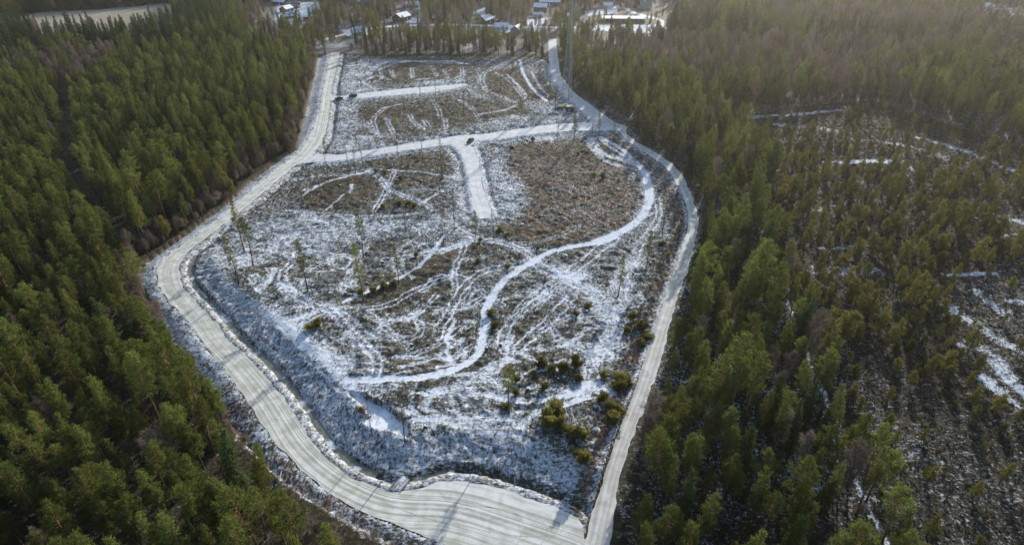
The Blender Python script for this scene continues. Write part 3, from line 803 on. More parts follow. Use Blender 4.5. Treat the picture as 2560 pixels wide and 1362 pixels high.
for i, (k, (l, r)) in enumerate(ROADS.items()):
    amp = .5 if k not in ('asphalt_road', 'village_road') else .05
    ribbon(k, ragged(l, amp, 50 + i), ragged(r, amp, 60 + i), RM[k][1], RM[k][0], label=RM[k][2], lane=(l, r))

# water lying in the ditch beside the wide road
def ditch(i0, i1, w=.95):
    e = MAIN_R[i0:i1]
    t = np.gradient(e, axis=0); t /= np.linalg.norm(t, axis=1)[:, None]
    n_ = np.stack([-t[:, 1], t[:, 0]], 1)
    if not inside(np.array([(e + n_ * 3)[len(e) // 2][0]]), np.array([(e + n_ * 3)[len(e) // 2][1]]), CLEARING)[0]: n_ = -n_
    ww = w * (.75 + .5 * fbm(np.arange(len(e)) * 1.5, np.zeros(len(e)), 9, 3))[:, None]
    return e + n_ * (2.9 - ww), e + n_ * (2.9 + ww)
def nearest_i(p):
    return int(np.argmin(np.linalg.norm(MAIN_R - np.array(P(*p)), axis=1)))
for a, b in (((470, 640), (935, 1215)), ((1030, 1224), (1130, 1200))):
    l, r = ditch(nearest_i(a), nearest_i(b))
    ribbon('ditch_water', l, r, -.72, M['ditch_water'], 3, 'dark half frozen water in the ditch beside the gravel road', 'water')
def sheet(name, poly, z, mat, label, cat):
    c = catmull(np.vstack([poly, poly[:1]]), .8)[:-1]
    c = c + (np.stack([vnoise(c[:, 0], c[:, 1], 2, 4), vnoise(c[:, 0], c[:, 1], 2, 6)], 1) - .5) * 1.4
    me = bpy.data.meshes.new(name); me.from_pydata([(x, y, z) for x, y in c], [], [tuple(range(len(c)))])
    if me.polygons[0].normal.z < 0: me.flip_normals()
    me.materials.append(mat)
    o = bpy.data.objects.new(name, me); COL.objects.link(o)
    return tag(o, label, cat, kind='structure')
sheet('pond', POND, POND_Z[0], M['ice'], 'long frozen pond covered with smooth snow', 'pond')
sheet('puddle', PUDDLE, POND_Z[1], M['ice'], 'small frozen puddle beside juniper bushes', 'puddle')

# ------------------------------------------------------------------ trees: one mesh per variant
def tri_mesh(name, T, mat):
    """T: (n,3,3) loose triangles"""
    n = len(T)
    me = bpy.data.meshes.new(name)
    me.vertices.add(n * 3); me.vertices.foreach_set('co', np.asarray(T, np.float32).ravel())
    me.loops.add(n * 3); me.polygons.add(n)
    me.loops.foreach_set('vertex_index', np.arange(n * 3, dtype=np.int32))
    me.polygons.foreach_set('loop_start', np.arange(0, n * 3, 3, dtype=np.int32))
    me.update(calc_edges=True)
    me.materials.append(mat)
    return me

def unit(v):
    return v / (np.linalg.norm(v, axis=-1, keepdims=True) + 1e-9)

def tufts(c, out, r, size, per, width, spread=1.0, up=.25, rad=.22):
    """per pointed needle sprays of the given size at each centre c, leaning along out"""
    n = len(c)
    c = np.repeat(c, per, 0); out = np.repeat(out, per, 0)
    c = c + r.normal(0, rad, c.shape)
    d = unit(out * 1.0 + r.normal(0, spread, c.shape) + np.array([0, 0, up]))
    s = (size * r.uniform(.6, 1.3, len(c)))[:, None]
    side = unit(np.cross(d, unit(r.normal(0, 1, c.shape))))
    w = s * width
    a = c - side * w * .5; b = c + side * w * .5; t = c + d * s
    return np.stack([a, b, t], 1)

def limb_tubes(mb, base, tip, r0, n=3, sag=0.0):
    mid = (base + tip) / 2 + np.array([0, 0, sag])
    mb.tube([base, mid, tip], [r0, r0 * .6, r0 * .15], n, False)

def make_pine(seed, H, cb, Rad, dens=1.0, mat=None, size=.46, lean=.3, top='round', per=6):
    r = np.random.default_rng(seed)
    bend = r.normal(0, lean, (2,)); bend2 = r.normal(0, lean * .5, (2,))
    def ax(h):
        t = h / H
        return np.stack([bend[0] * t ** 2 + bend2[0] * np.sin(t * 5), bend[1] * t ** 2 + bend2[1] * np.sin(t * 4.2), h], -1)
    tr = MB()
    hs = np.linspace(0, H * .985, 11)
    r0 = .0095 * H + .03
    tr.tube(ax(hs), r0 * (1 - hs / H) ** .8 * (1 + .5 * np.exp(-hs / .6)) + .012, 7)
    hb = cb * H
    nb = int(30 * (H - hb) / 8 * dens ** .5) + 14
    C = []; O = []
    for i in range(nb):
        t = (i + r.uniform(0, 1)) / nb
        h = hb + (H - hb) * t * .985
        if top == 'round': prof = (1 - t ** 2.3) ** .75 * (.5 + .5 * min(1, t * 2.6)) + .08
        else: prof = (1 - t) ** .72 * (.62 + .38 * min(1, t * 4)) + .06
        L = Rad * prof * r.uniform(.55, 1.18)
        az = i * 2.399 + r.normal(0, .5)
        el = R(-6) + R(38) * t + r.normal(0, .14)
        d = np.array([math.cos(az) * math.cos(el), math.sin(az) * math.cos(el), math.sin(el)])
        b = ax(h); tip = b + d * L + np.array([0, 0, .06 * L])
        limb_tubes(tr, b, tip, .028 + .016 * L, 3, -.04 * L)
        k = max(3, int(L * 6.2 * dens))
        s = r.uniform(.32, 1.03, k) ** .8
        side = unit(np.cross(d, (0, 0, 1.)))
        c = b + (tip - b) * s[:, None] + side * (r.normal(0, .17, k) * L * np.minimum(s, .8))[:, None] + np.stack([r.normal(0, .08, k)] * 3, 1)
        C.append(c); O.append(np.repeat((d + np.array([0, 0, .25]))[None], k, 0))
    # a few dead stubs under the crown
    for i in range(7):
        h = hb * r.uniform(.45, 1.0); az = r.uniform(0, 6.28)
        b = ax(h); limb_tubes(tr, b, b + np.array([math.cos(az), math.sin(az), -.15]) * r.uniform(.4, 1.1), .022, 3)
    C = np.vstack(C); O = np.vstack(O)
    T = tufts(C, O, r, size, per, .42, .75, .3)
    return tr, tri_mesh('crown', T, mat or M['pine'])

def make_spruce(seed, H, Rad, dens=1.0, per=6):
    r = np.random.default_rng(seed)
    tr = MB()
    hs = np.linspace(0, H * .99, 8)
    tr.tube(np.stack([hs * 0, hs * 0, hs], 1), (.0095 * H + .03) * (1 - hs / H) ** .9 + .01, 7)
    nb = int(H * 6.5 * dens ** .5)
    C = []; O = []
    for i in range(nb):
        t = .05 + .94 * (i + r.uniform(0, 1)) / nb
        h = t * H
        L = Rad * ((1 - t) ** .85 + .03) * r.uniform(.7, 1.12)
        az = i * 2.399 + r.normal(0, .35); el = R(-22) + R(55) * t ** 2 + r.normal(0, .08)
        d = np.array([math.cos(az) * math.cos(el), math.sin(az) * math.cos(el), math.sin(el)])
        b = np.array([0, 0, h]); tip = b + d * L
        if L > .5: limb_tubes(tr, b, tip, .015 + .012 * L, 3, .03 * L)
        k = max(2, int(L * 6 * dens))
        s = r.uniform(.12, 1.02, k)
        side = unit(np.cross(d, (0, 0, 1.)))
        c = b + (tip - b) * s[:, None] + side * (r.normal(0, .16, k) * L * s)[:, None]
        C.append(c); O.append(np.repeat((d * 1.1 + np.array([0, 0, -.35]))[None], k, 0))
    C = np.vstack(C); O = np.vstack(O)
    T = tufts(C, O, r, .5, per, .40, .5, -.1, .14)
    return tr, tri_mesh('crown', T, M['spruce'])

def make_birch(seed, H, Rad, dens=1.0, narrow=False, twigw=.046):
    r = np.random.default_rng(seed)
    tr = MB()
    bend = r.normal(0, .35, 2)
    def ax(h):
        t = h / H; return np.stack([bend[0] * t ** 2, bend[1] * t ** 2, h], -1)
    hs = np.linspace(0, H * .97, 9)
    tr.tube(ax(hs), (.0075 * H + .015) * (1 - hs / H) + .010, 6)
    T = []
    nb = int(20 + H * 1.6)
    for i in range(nb):
        t = (i + r.uniform(0, 1)) / nb
        h = H * (.25 + .72 * t)
        L = Rad * (math.sin(math.pi * (.22 + .78 * t)) ** .7 * .95 + .12) * r.uniform(.6, 1.15)
        az = i * 2.399 + r.normal(0, .5); el = R(40) + R(28) * t + r.normal(0, .12)
        d = np.array([math.cos(az) * math.cos(el), math.sin(az) * math.cos(el), math.sin(el)])
        b = ax(h); tip = b + d * L
        limb_tubes(tr, b, tip, .012 + .010 * L, 3, .05 * L)
        k = max(4, int(L * 15 * dens))
        s = r.uniform(.25, 1, k)
        c = b + (tip - b) * s[:, None]
        dd = unit(np.repeat(d[None], k, 0) + r.normal(0, .62, (k, 3)) + np.array([0, 0, .05]))
        ln = (L * .38 * r.uniform(.5, 1.2, k) + .35)[:, None]
        side = unit(np.cross(dd, unit(r.normal(0, 1, (k, 3)))))
        w = twigw
        e = c + dd * ln
        T.append(np.stack([c - side * w, c + side * w, e], 1))
        c2 = c + dd * ln * .55
        d2 = unit(dd + r.normal(0, .6, (k, 3))); s2 = unit(np.cross(d2, unit(r.normal(0, 1, (k, 3)))))
        T.append(np.stack([c2 - s2 * w * .8, c2 + s2 * w * .8, c2 + d2 * ln * .6], 1))
    return tr, tri_mesh('crown', np.vstack(T), M['twig'])

def make_bush(seed, H, Rad, mat, per=5):
    r = np.random.default_rng(seed)
    tr = MB(); C = []; O = []
    for i in range(int(10 + Rad * 9)):
        az = r.uniform(0, 6.28); lean = r.uniform(0, 1) ** .7
        tip = np.array([math.cos(az) * Rad * lean, math.sin(az) * Rad * lean, H * (1 - .55 * lean ** 2) * r.uniform(.7, 1.1)])
        b = np.array([math.cos(az), math.sin(az), 0]) * .12 * lean
        tr.tube([b, (b + tip) / 2 + np.array([0, 0, .1]), tip], [.035, .022, .006], 3, False)
        k = int(H * 7)
        s = r.uniform(.1, 1.02, k)
        C.append(b + (tip - b) * s[:, None] + r.normal(0, .13 * Rad, (k, 3)) * np.array([1, 1, .6]))
        O.append(np.repeat(unit(tip - b)[None], k, 0))
    C = np.vstack(C); C[:, 2] = np.abs(C[:, 2]) + .05; O = np.vstack(O)
    T = tufts(C, O, r, .42, per, .42, .6, .5, .1)
    return tr, tri_mesh('crown', T, mat)

def proto(kind, mk, barkmat, leafname='crown'):
    """a tree of its own: an empty at the foot, trunk and crown below it"""
    tr, crown = mk
    root = empty(kind, (0, 0, 0))
    t = tr.build('trunk', barkmat, root, True, False)
    c = bpy.data.objects.new(leafname, crown); COL.objects.link(c); c.parent = root
    return root

PROTO = {}
PROTO['pine'] = [proto('pine_tree', make_pine(100 + i, H, cb, rad, d, None, .40, .35, tp), M['pine_bark'])
                 for i, (H, cb, rad, d, tp) in enumerate([(18, .46, 2.6, 1.2, 'cone'), (17, .36, 2.2, 1.2, 'cone'), (19, .50, 2.8, 1.15, 'round'), (16, .34, 2.3, 1.2, 'cone'), (18, .40, 2.0, 1.2, 'cone'), (17, .46, 2.6, 1.1, 'round'), (15, .30, 2.2, 1.2, 'cone'), (19, .40, 2.5, 1.1, 'cone'), (20, .55, 2.1, 1.0, 'round'), (13, .22, 1.8, 1.1, 'cone'), (18, .60, 2.8, .9, 'round'), (16, .28, 1.8, 1.0, 'cone')])]
PROTO['mire'] = [proto('mire_pine', make_pine(200 + i, H, cb, rad, d, M['mire_pine'], .40, .2, tp, 6), M['pine_bark'])
                 for i, (H, cb, rad, d, tp) in enumerate([(8, .22, 1.6, 1.2, 'cone'), (7, .25, 1.7, 1.2, 'round'), (9, .28, 1.7, 1.2, 'cone'), (5.5, .12, 1.4, 1.3, 'round'), (6.5, .18, 1.5, 1.2, 'cone')])]
PROTO['spruce'] = [proto('spruce_tree', make_spruce(300 + i, H, rad, d), M['spruce_bark']) for i, (H, rad, d) in enumerate([(17, 2.5, 1.), (15, 2.2, 1.), (19, 2.7, .9), (13, 2.2, 1.1)])]
PROTO['birch'] = [proto('bare_birch', make_birch(400 + i, H, rad, 1.25), M['birch_bark']) for i, (H, rad) in enumerate([(13, 2.1), (11, 1.9), (14, 2.4), (9, 1.7)])]
PROTO['bush'] = [proto('juniper_bush', make_bush(500 + i, H, rad, M['juniper']), M['dead_wood']) for i, (H, rad) in enumerate([(2.6, 1.3), (2.0, 1.5), (3.2, 1.2)])]
PROTO['brush'] = [proto('leafless_bush', make_birch(600 + i, H, rad, 1.5, False, .026), M['dead_wood']) for i, (H, rad) in enumerate([(3.2, 1.3), (4.2, 1.4), (2.4, 1.2)])]
PROTO['lone'] = [proto('lone_pine', make_pine(700 + i, 18, cb, rad, d, None, .42, .5, tp), M['pine_bark']) for i, (cb, rad, d, tp) in enumerate([(.42, 1.7, .72, 'cone'), (.48, 1.9, .72, 'round'), (.36, 1.6, .72, 'cone')])]
PROTO['thin'] = [proto('bare_tree', make_birch(800 + i, H, .95, .7, True, .02), M['dead_wood']) for i, H in enumerate([12, 14, 10])]
BASEH = {'pine': 17.5, 'mire': 7.2, 'spruce': 16, 'birch': 12, 'brush': 3.2}

# ------------------------------------------------------------------ where the trees stand
REG_BIRCH = [PL(p) for p in ([(20, 190), (230, 165), (320, 160), (300, 190), (250, 215), (190, 245), (120, 200), (0, 210)],
    [(1430, 130), (1560, 122), (1700, 118), (1720, 160), (1600, 185), (1500, 190), (1430, 165)], [(1560, 125), (1900, 118), (2230, 150), (2220, 185), (1900, 175), (1680, 165)],
    [(1900, 60), (2560, 60), (2900, 110), (2300, 110), (1950, 95)], [(2180, 115), (2560, 130), (2560, 150), (2200, 145)])]
REG_SPRUCE = [PL(p) for p in ([(-700, 130), (-100, 110), (0, 95), (130, 95), (300, 100), (440, 98), (520, 110), (440, 140), (300, 138), (0, 148), (-700, 200)],
    [(440, 25), (540, 25), (560, 100), (450, 100)], [(1640, 85), (1900, 85), (1880, 116), (1660, 112)], [(2000, 100), (2560, 95), (2560, 120), (2040, 118)], [(-700, 10), (440, 0), (440, 12), (0, 40), (-700, 70)])]
VILLAGE = PL([(590, -20), (1760, -20), (1660, 110), (1400, 108), (790, 122), (640, 130), (600, 60)])
STRIP = PL([(860, 132), (1370, 112), (1372, 150), (1290, 152), (1100, 146), (860, 142)])
EDGE_BAND = [LEFT_EDGE]
HOUSES_PX = [(1545, 57, 14), (1578, 57, 14), (1000, 56, 14), (1215, 62, 13), (1262, 80, 12), (1290, 86, 9), (1352, 34, 14), (1372, 16, 16), (1462, 66, 8), (912, 27, 15), (893, 92, 11), (712, 33, 11), (732, 24, 12), (724, 48, 9), (782, 44, 14), (698, 16, 14), (778, 50, 12), (1329, 90, 7), (1830, 12, 13), (2492, 51, 13), (1615, 25, 12), (1180, 5, 10), (1640, 10, 10)]

def candidates(spacing, ylo, yhi, seed):
    r = np.random.default_rng(seed)
    xs = np.arange(-900, 900, spacing); ys = np.arange(ylo, yhi, spacing)
    X, Y = np.meshgrid(xs, ys)
    X = X + r.uniform(-.5, .5, X.shape) * spacing; Y = Y + r.uniform(-.5, .5, Y.shape) * spacing
    X = X.ravel(); Y = Y.ravel()
    k = np.abs(X) < 60 + Y * .98 + 40
    return X[k], Y[k], r

def road_clear(X, Y, lim):
    ok = np.ones(X.shape, bool)
    for nme, poly in ROAD_POLY.items():
        ok &= ~inside(X, Y, poly)
        for e in ROADS[nme]:
            d, _ = dist_poly(X, Y, e, lim + 2)
            ok &= d > lim
    return ok

SP = {k: [] for k in ('pine', 'mire', 'spruce', 'birch', 'brush')}   # x, y, scale
def grow():
    X, Y, r = candidates(4.2, 18, 900, 11)
    clr = inside(X, Y, CLEARING) | inside(X, Y, VERGE)
    ok = ~clr & road_clear(X, Y, 2.2)
    for px, py, rad in HOUSES_PX:
        x, y = P(px, py)
        ok &= ~(((X - x) / (rad * 1.05)) ** 2 + ((Y - y + rad * .5) / (rad * 1.5)) ** 2 < 1)
        front = (np.abs(X - x) < rad * .75) & (Y < y) & (Y > y - 62)
        ok &= ~(front & (r.uniform(0, 1, X.shape) < .50))
    for p in YARD:
        ok &= ~inside(X, Y, p)
        c = p.mean(0); hw = (p[:, 0].max() - p[:, 0].min()) / 2
        ok &= ~((np.abs(X - c[0]) < hw * .85) & (Y < c[1]) & (Y > p[:, 1].min() - 45) & (r.uniform(0, 1, X.shape) < .52))
    ok &= ~inside(X, Y, FIELD)
    X, Y = X[ok], Y[ok]
    n = len(X)
    mire = inside(X, Y, MIRE); birch = np.zeros(n, bool); spruce = np.zeros(n, bool); tan = np.zeros(n, bool); mo = np.zeros(n, bool)
    for p in REG_BIRCH: birch |= inside(X, Y, p)
    for p in REG_SPRUCE: spruce |= inside(X, Y, p)
    for p in TANGRASS: tan |= inside(X, Y, p)
    for p in MIRE_OPEN: mo |= inside(X, Y, p)
    ms = np.full(n, 1e9)
    for pts, w, a in MIRE_SNOW:
        d, _ = dist_poly(X, Y, catmull(PL(pts), 4), 8); ms = np.minimum(ms, d - w * .6)
    gap, _ = dist_poly(X, Y, catmull(PL([(165, 215), (180, 330), (190, 450), (250, 540), (330, 620)]), 4), 6)
    vil = inside(X, Y, VILLAGE); strip = inside(X, Y, STRIP); brush = inside(X, Y, BRUSH)
    # the bottom left trees leave the turning area free
    tx, ty = to_px(X, Y, 19.0)
    low = inside(tx, ty, np.array([(515, 930), (612, 1085), (772, 1222), (930, 1310), (1000, 1372), (1300, 1900), (1530, 1300), (1400, 900)])) & (Y < 100) & (X < 14)
    dE, _ = dist_poly(X, Y, LEFT_EDGE, 10)
    clump = fbm(X, Y, 26, 123); clump2 = fbm(X, Y, 60, 321)
    u = r.uniform(0, 1, n); v = r.uniform(0, 1, n); sc = r.normal(1, .19, n)
    right = X > 20
    for i in range(n):
        x, y = X[i], Y[i]
        s = float(np.clip(sc[i], .55, 1.4))
        if brush[i]:
            if u[i] < .62: SP['brush'].append((x, y, s))
            elif u[i] < .70: SP['birch'].append((x, y, s * .45))
            elif u[i] < .75: SP['pine'].append((x, y, s * .4))
        elif low[i]:
            if u[i] < .5: SP['brush'].append((x, y, s * 1.1))
        elif tan[i]:
            if u[i] < .05: SP['spruce'].append((x, y, s * .6))
            elif u[i] < .10: SP['birch'].append((x, y, s * .8))
        elif strip[i]:
            if u[i] < .30: SP['pine'].append((x, y, s * .80))
            elif u[i] < .48: SP['spruce'].append((x, y, s * .76))
            elif u[i] < .74: SP['birch'].append((x, y, s * .95))
        elif mire[i]:
            if ms[i] < 1.2: continue
            dens = .42 if mo[i] else .66 + .65 * (clump[i] - .42) * 2.5
            # trees stand taller towards the far side of the mire
            far = np.clip((y - 190) / 120, 0, 1)
            if u[i] < dens * (1 - .42 * far):
                SP['mire'].append((x, y, s * (.50 + .70 * v[i] ** 1.6) * (.7 if mo[i] else 1) * (1 - .42 * far)))
        elif birch[i]:
            if u[i] < .82: SP['birch'].append((x, y, s * 1.0))
            elif u[i] < .92: SP['spruce' if v[i] < .5 else 'pine'].append((x, y, s * .85))
        elif spruce[i]:
            if u[i] < .80: SP['spruce'].append((x, y, s * 1.02))
            elif u[i] < .9: SP['birch'].append((x, y, s))
        elif vil[i]:
            q = clump2[i] > .5
            if u[i] < .10: SP['spruce' if q else 'birch'].append((x, y, s * (.85 if q else .8)))
            elif u[i] < .48: SP['birch'].append((x, y, s * .88))
            elif u[i] < .58: SP['pine'].append((x, y, s * .78))
            elif u[i] < .66: SP['brush'].append((x, y, s * 1.2))
        elif dE[i] < 3.2 and y > 95:
            # brushy edge of the left forest
            if u[i] < .35: SP['birch'].append((x, y, s * .75))
            elif u[i] < .60: SP['brush'].append((x, y, s * 1.1))
            elif u[i] < .78: SP['spruce'].append((x, y, s * .55))
            elif u[i] < .92: SP['pine'].append((x, y, s * .85))
        elif right[i]:
            far = y > 330
            mixb = (.22 + .62 * sstep(.42, .56, clump2[i])) if far else .06 + .10 * sstep(.5, .66, clump2[i])
            dens = .74 if y < 330 else .97
            if u[i] > dens:
                if y < 330:
                    if v[i] < .45: SP['mire'].append((x, y, s * .5))
                    elif v[i] < .7: SP['brush'].append((x, y, s * .8))
                    else: SP['spruce'].append((x, y, s * .3))
                continue
            if v[i] < mixb: SP['birch'].append((x, y, s * .95))
            elif v[i] < mixb + (.25 * sstep(.45, .3, clump2[i]) if far else .07): SP['spruce'].append((x, y, s * .9))
            else: SP['pine'].append((x, y, s * (.86 if far else .84)))
        else:
            if gap[i] < 2.6: continue
            if u[i] > .86:
                if v[i] < .5: SP['spruce'].append((x, y, s * .38))
                elif v[i] < .7: SP['brush'].append((x, y, s))
                continue
            if v[i] < .05: SP['birch'].append((x, y, s * .9))
            elif v[i] < .17: SP['spruce'].append((x, y, s * .85))
            else: SP['pine'].append((x, y, s * (.80 if y > 200 else .88)))
grow()
def fringe():
    r = np.random.default_rng(64)
    e = catmull(LEFT_EDGE, 1.0)
    t = np.gradient(e, axis=0); t /= np.linalg.norm(t, axis=1)[:, None]; n_ = np.stack([-t[:, 1], t[:, 0]], 1)
    p0 = e[len(e) // 2] + n_[len(e) // 2] * 4
    if inside(np.array([p0[0]]), np.array([p0[1]]), VERGE)[0]: n_ = -n_
    for i in range(len(e)):
        if e[i][1] < 92: continue
        for k in range(2):
            if r.uniform() > .62: continue
            p = e[i] + n_[i] * r.uniform(.6, 6.0) + r.normal(0, .4, 2)
            u = r.uniform()
            kd, sc = ('brush', r.uniform(.7, 1.5)) if u < .55 else ('birch', r.uniform(.4, .8)) if u < .78 else ('spruce', r.uniform(.16, .45)) if u < .9 else ('mire', r.uniform(.5, 1.1))
            SP[kd].append((p[0], p[1], sc))
    # withered scrub along the narrow road and over the olive ground
    e = catmull(ROADS['forest_road'][0], 1.5)
    for q in e:
        if 80 < q[1] < 215 and r.uniform() < .6:
            SP['brush'].append((q[0] - r.uniform(1.6, 5.5), q[1] + r.normal(0, .6), r.uniform(.25, .55)))
    for p in OLIVE[:3]:
        lo, hi = p.min(0), p.max(0)
        for k in range(60):
            x, y = r.uniform(lo[0], hi[0]), r.uniform(lo[1], hi[1])
            if inside(np.array([x]), np.array([y]), p)[0]: SP['brush'].append((x, y, r.uniform(.16, .36)))
fringe()

def region_words(x, y, px, py):
    """where in the photo a forest tree stands, in words"""
    if kind_now == 'mire':
        side = 'on the snow flecked mire, lower right' if y < 150 else 'amid the mire on the right' if y < 220 else 'on the far part of the mire'
        return side
    if inside(np.array([x]), np.array([y]), CLEARING)[0]: return 'on ' + ('the near' if y < 130 else 'the central' if y < 190 else 'the far') + (' right part' if px > 1350 else ' left part' if px < 1000 else ' middle part') + ' of the clearing'
    if inside(np.array([x]), np.array([y]), BRUSH)[0]: return 'in brushy strip by gravel road, lower left'
    if x < 20:
        if y > 330: return 'in the distance behind the left forest'
        d = float(dist_poly(np.array([x]), np.array([y]), LEFT_EDGE, 60)[0][0])
        if d < 9: return 'at left forest edge by gravel road, ' + ('lower left' if y < 140 else 'by the bend' if y < 220 else 'upper left')
        return 'inside the dense left forest, ' + ('bottom left corner' if y < 110 else 'left of the road bend' if y < 190 else 'upper left')
    if y > 300: return 'in the distant forest on the right'
    d = float(dist_poly(np.array([x]), np.array([y]), ROADS['forest_road'][1], 60)[0][0])
    if d < 9: return 'right of the narrow gravel road, ' + ('bottom' if y < 110 else 'halfway' if y < 180 else 'upper part')
    return 'between narrow road and mire, ' + ('bottom right' if y < 120 else 'middle right' if y < 200 else 'upper right')
LOOK = {'pine': 'green pine with bare trunk', 'mire': 'small stunted pine', 'spruce': 'dark pointed spruce', 'birch': 'leafless brown birch', 'brush': 'low leafless brown bush'}
CATS = {'pine': 'pine tree', 'mire': 'pine tree', 'spruce': 'spruce tree', 'birch': 'birch tree', 'brush': 'bush'}
SIZES = ['shorter', 'middling', 'taller']

def stuff_forest(name, kind, rows, label, cat):
    """the rest of a kind as one object: its points carry copies of the trees above"""
    pts = np.array(rows)
    n = len(pts)
    me = bpy.data.meshes.new(name); me.vertices.add(n)
    z = ground_fields(pts[:, 0], pts[:, 1], False)[0]
    me.vertices.foreach_set('co', np.stack([pts[:, 0], pts[:, 1], z - .05], 1).astype(np.float32).ravel())
    r = np.random.default_rng(99)
    K = len(PROTO[kind])
    def attr(nm, typ, data):
        a = me.attributes.new(nm, typ, 'POINT'); a.data.foreach_set('value', data)
    attr('variant', 'INT', r.integers(0, K, n).astype(np.int32))
    attr('size', 'FLOAT', pts[:, 2].astype(np.float32))
    attr('turn', 'FLOAT', r.uniform(0, 6.283, n).astype(np.float32))
    attr('lean_x', 'FLOAT', r.normal(0, .035, n).astype(np.float32)); attr('lean_y', 'FLOAT', r.normal(0, .035, n).astype(np.float32))
    o = bpy.data.objects.new(name, me); COL.objects.link(o)
    ng = bpy.data.node_groups.new(name, 'GeometryNodeTree')
    ng.interface.new_socket('Geometry', in_out='INPUT', socket_type='NodeSocketGeometry')
    ng.interface.new_socket('Geometry', in_out='OUTPUT', socket_type='NodeSocketGeometry')
    g = N(ng)
    gi = g.n('NodeGroupInput'); go = g.n('NodeGroupOutput')
    def named(nm, dt):
        nd = g.n('GeometryNodeInputNamedAttribute', data_type=dt); nd.inputs['Name'].default_value = nm
        return nd.outputs[0]
    rot = g.n('ShaderNodeCombineXYZ'); g.l(named('lean_x', 'FLOAT'), rot.inputs[0]); g.l(named('lean_y', 'FLOAT'), rot.inputs[1]); g.l(named('turn', 'FLOAT'), rot.inputs[2])
    var = named('variant', 'INT'); siz = named('size', 'FLOAT')
    jo = g.n('GeometryNodeJoinGeometry')
    for k in range(K):
        eq = g.n('FunctionNodeCompare', data_type='INT', operation='EQUAL'); g.l(var, eq.inputs[2]); eq.inputs[3].default_value = k
        for ch in PROTO[kind][k].children:
            oi = g.n('GeometryNodeObjectInfo', transform_space='ORIGINAL'); oi.inputs['Object'].default_value = ch
            oi.inputs['As Instance'].default_value = True
            ip = g.n('GeometryNodeInstanceOnPoints')
            g.l(gi.outputs[0], ip.inputs['Points']); g.l(eq.outputs[0], ip.inputs['Selection']); g.l(oi.outputs['Geometry'], ip.inputs['Instance'])
            g.l(rot.outputs[0], ip.inputs['Rotation']); g.l(siz, ip.inputs['Scale']); g.l(ip.outputs[0], jo.inputs[0])
    g.l(jo.outputs[0], go.inputs[0])
    md = o.modifiers.new('forest', 'NODES'); md.node_group = ng
    return tag(o, label, cat, kind='stuff')

FARNAME = {'pine': ('pine_forest', 'pine forest spreading on both sides of the clearing', 'forest'), 'mire': ('mire_woodland', 'scattered stunted pines over the mire on the right', 'forest'),
           'spruce': ('spruce_forest', 'dark spruces scattered through the distant forest', 'forest'), 'birch': ('birch_woodland', 'bare brown birches of the distant woods and village', 'forest'),
           'brush': ('brushwood', 'leafless undergrowth along the forest edges', 'undergrowth')}
for kind_now in SP:
    rows = SP[kind_now]
    a = np.array(rows)
    h = BASEH[kind_now] * a[:, 2]
    px, py = to_px(a[:, 0], a[:, 1], h * .7)
    vis = (px > 0) & (px < 2560) & (py > 0) & (py < 1362)
    pxb, pyb = to_px(a[:, 0], a[:, 1], 0)
    rank = np.where(vis, h / np.sqrt(a[:, 0] ** 2 + a[:, 1] ** 2 + CAM_H ** 2), -1)
    order = np.argsort(-rank)
    near = [i for i in order[:300] if rank[i] > 0]
    rest = [i for i in range(len(rows)) if i not in set(near)]
    r = np.random.default_rng(hash2(np.array([len(rows)]), np.array([3]), 5).view(np.int64)[0] % 1000)
    zs = ground_fields(a[near, 0], a[near, 1], False)[0]
    K = len(PROTO[kind_now])
    for q, i in enumerate(near):
        src = PROTO[kind_now][q % K]
        o = src if q < K else copy_tree(src)
        o.location = (a[i, 0], a[i, 1], zs[q] - .05)
        o.rotation_euler = (r.normal(0, .035), r.normal(0, .035), r.uniform(0, 6.283))
        o.scale = (a[i, 2],) * 3
        sz = SIZES[0 if a[i, 2] < .78 else 1 if a[i, 2] < .98 else 2]
        lab = '%s %s %s' % (sz, LOOK[kind_now], region_words(a[i, 0], a[i, 1], px[i], py[i]))
        tag(o, lab, CATS[kind_now], lab)
    if rest and len(rest) > 0:
        stuff_forest(FARNAME[kind_now][0], kind_now, [rows[i] for i in rest], FARNAME[kind_now][1], FARNAME[kind_now][2])
print('TREES', {k: len(v) for k, v in SP.items()})

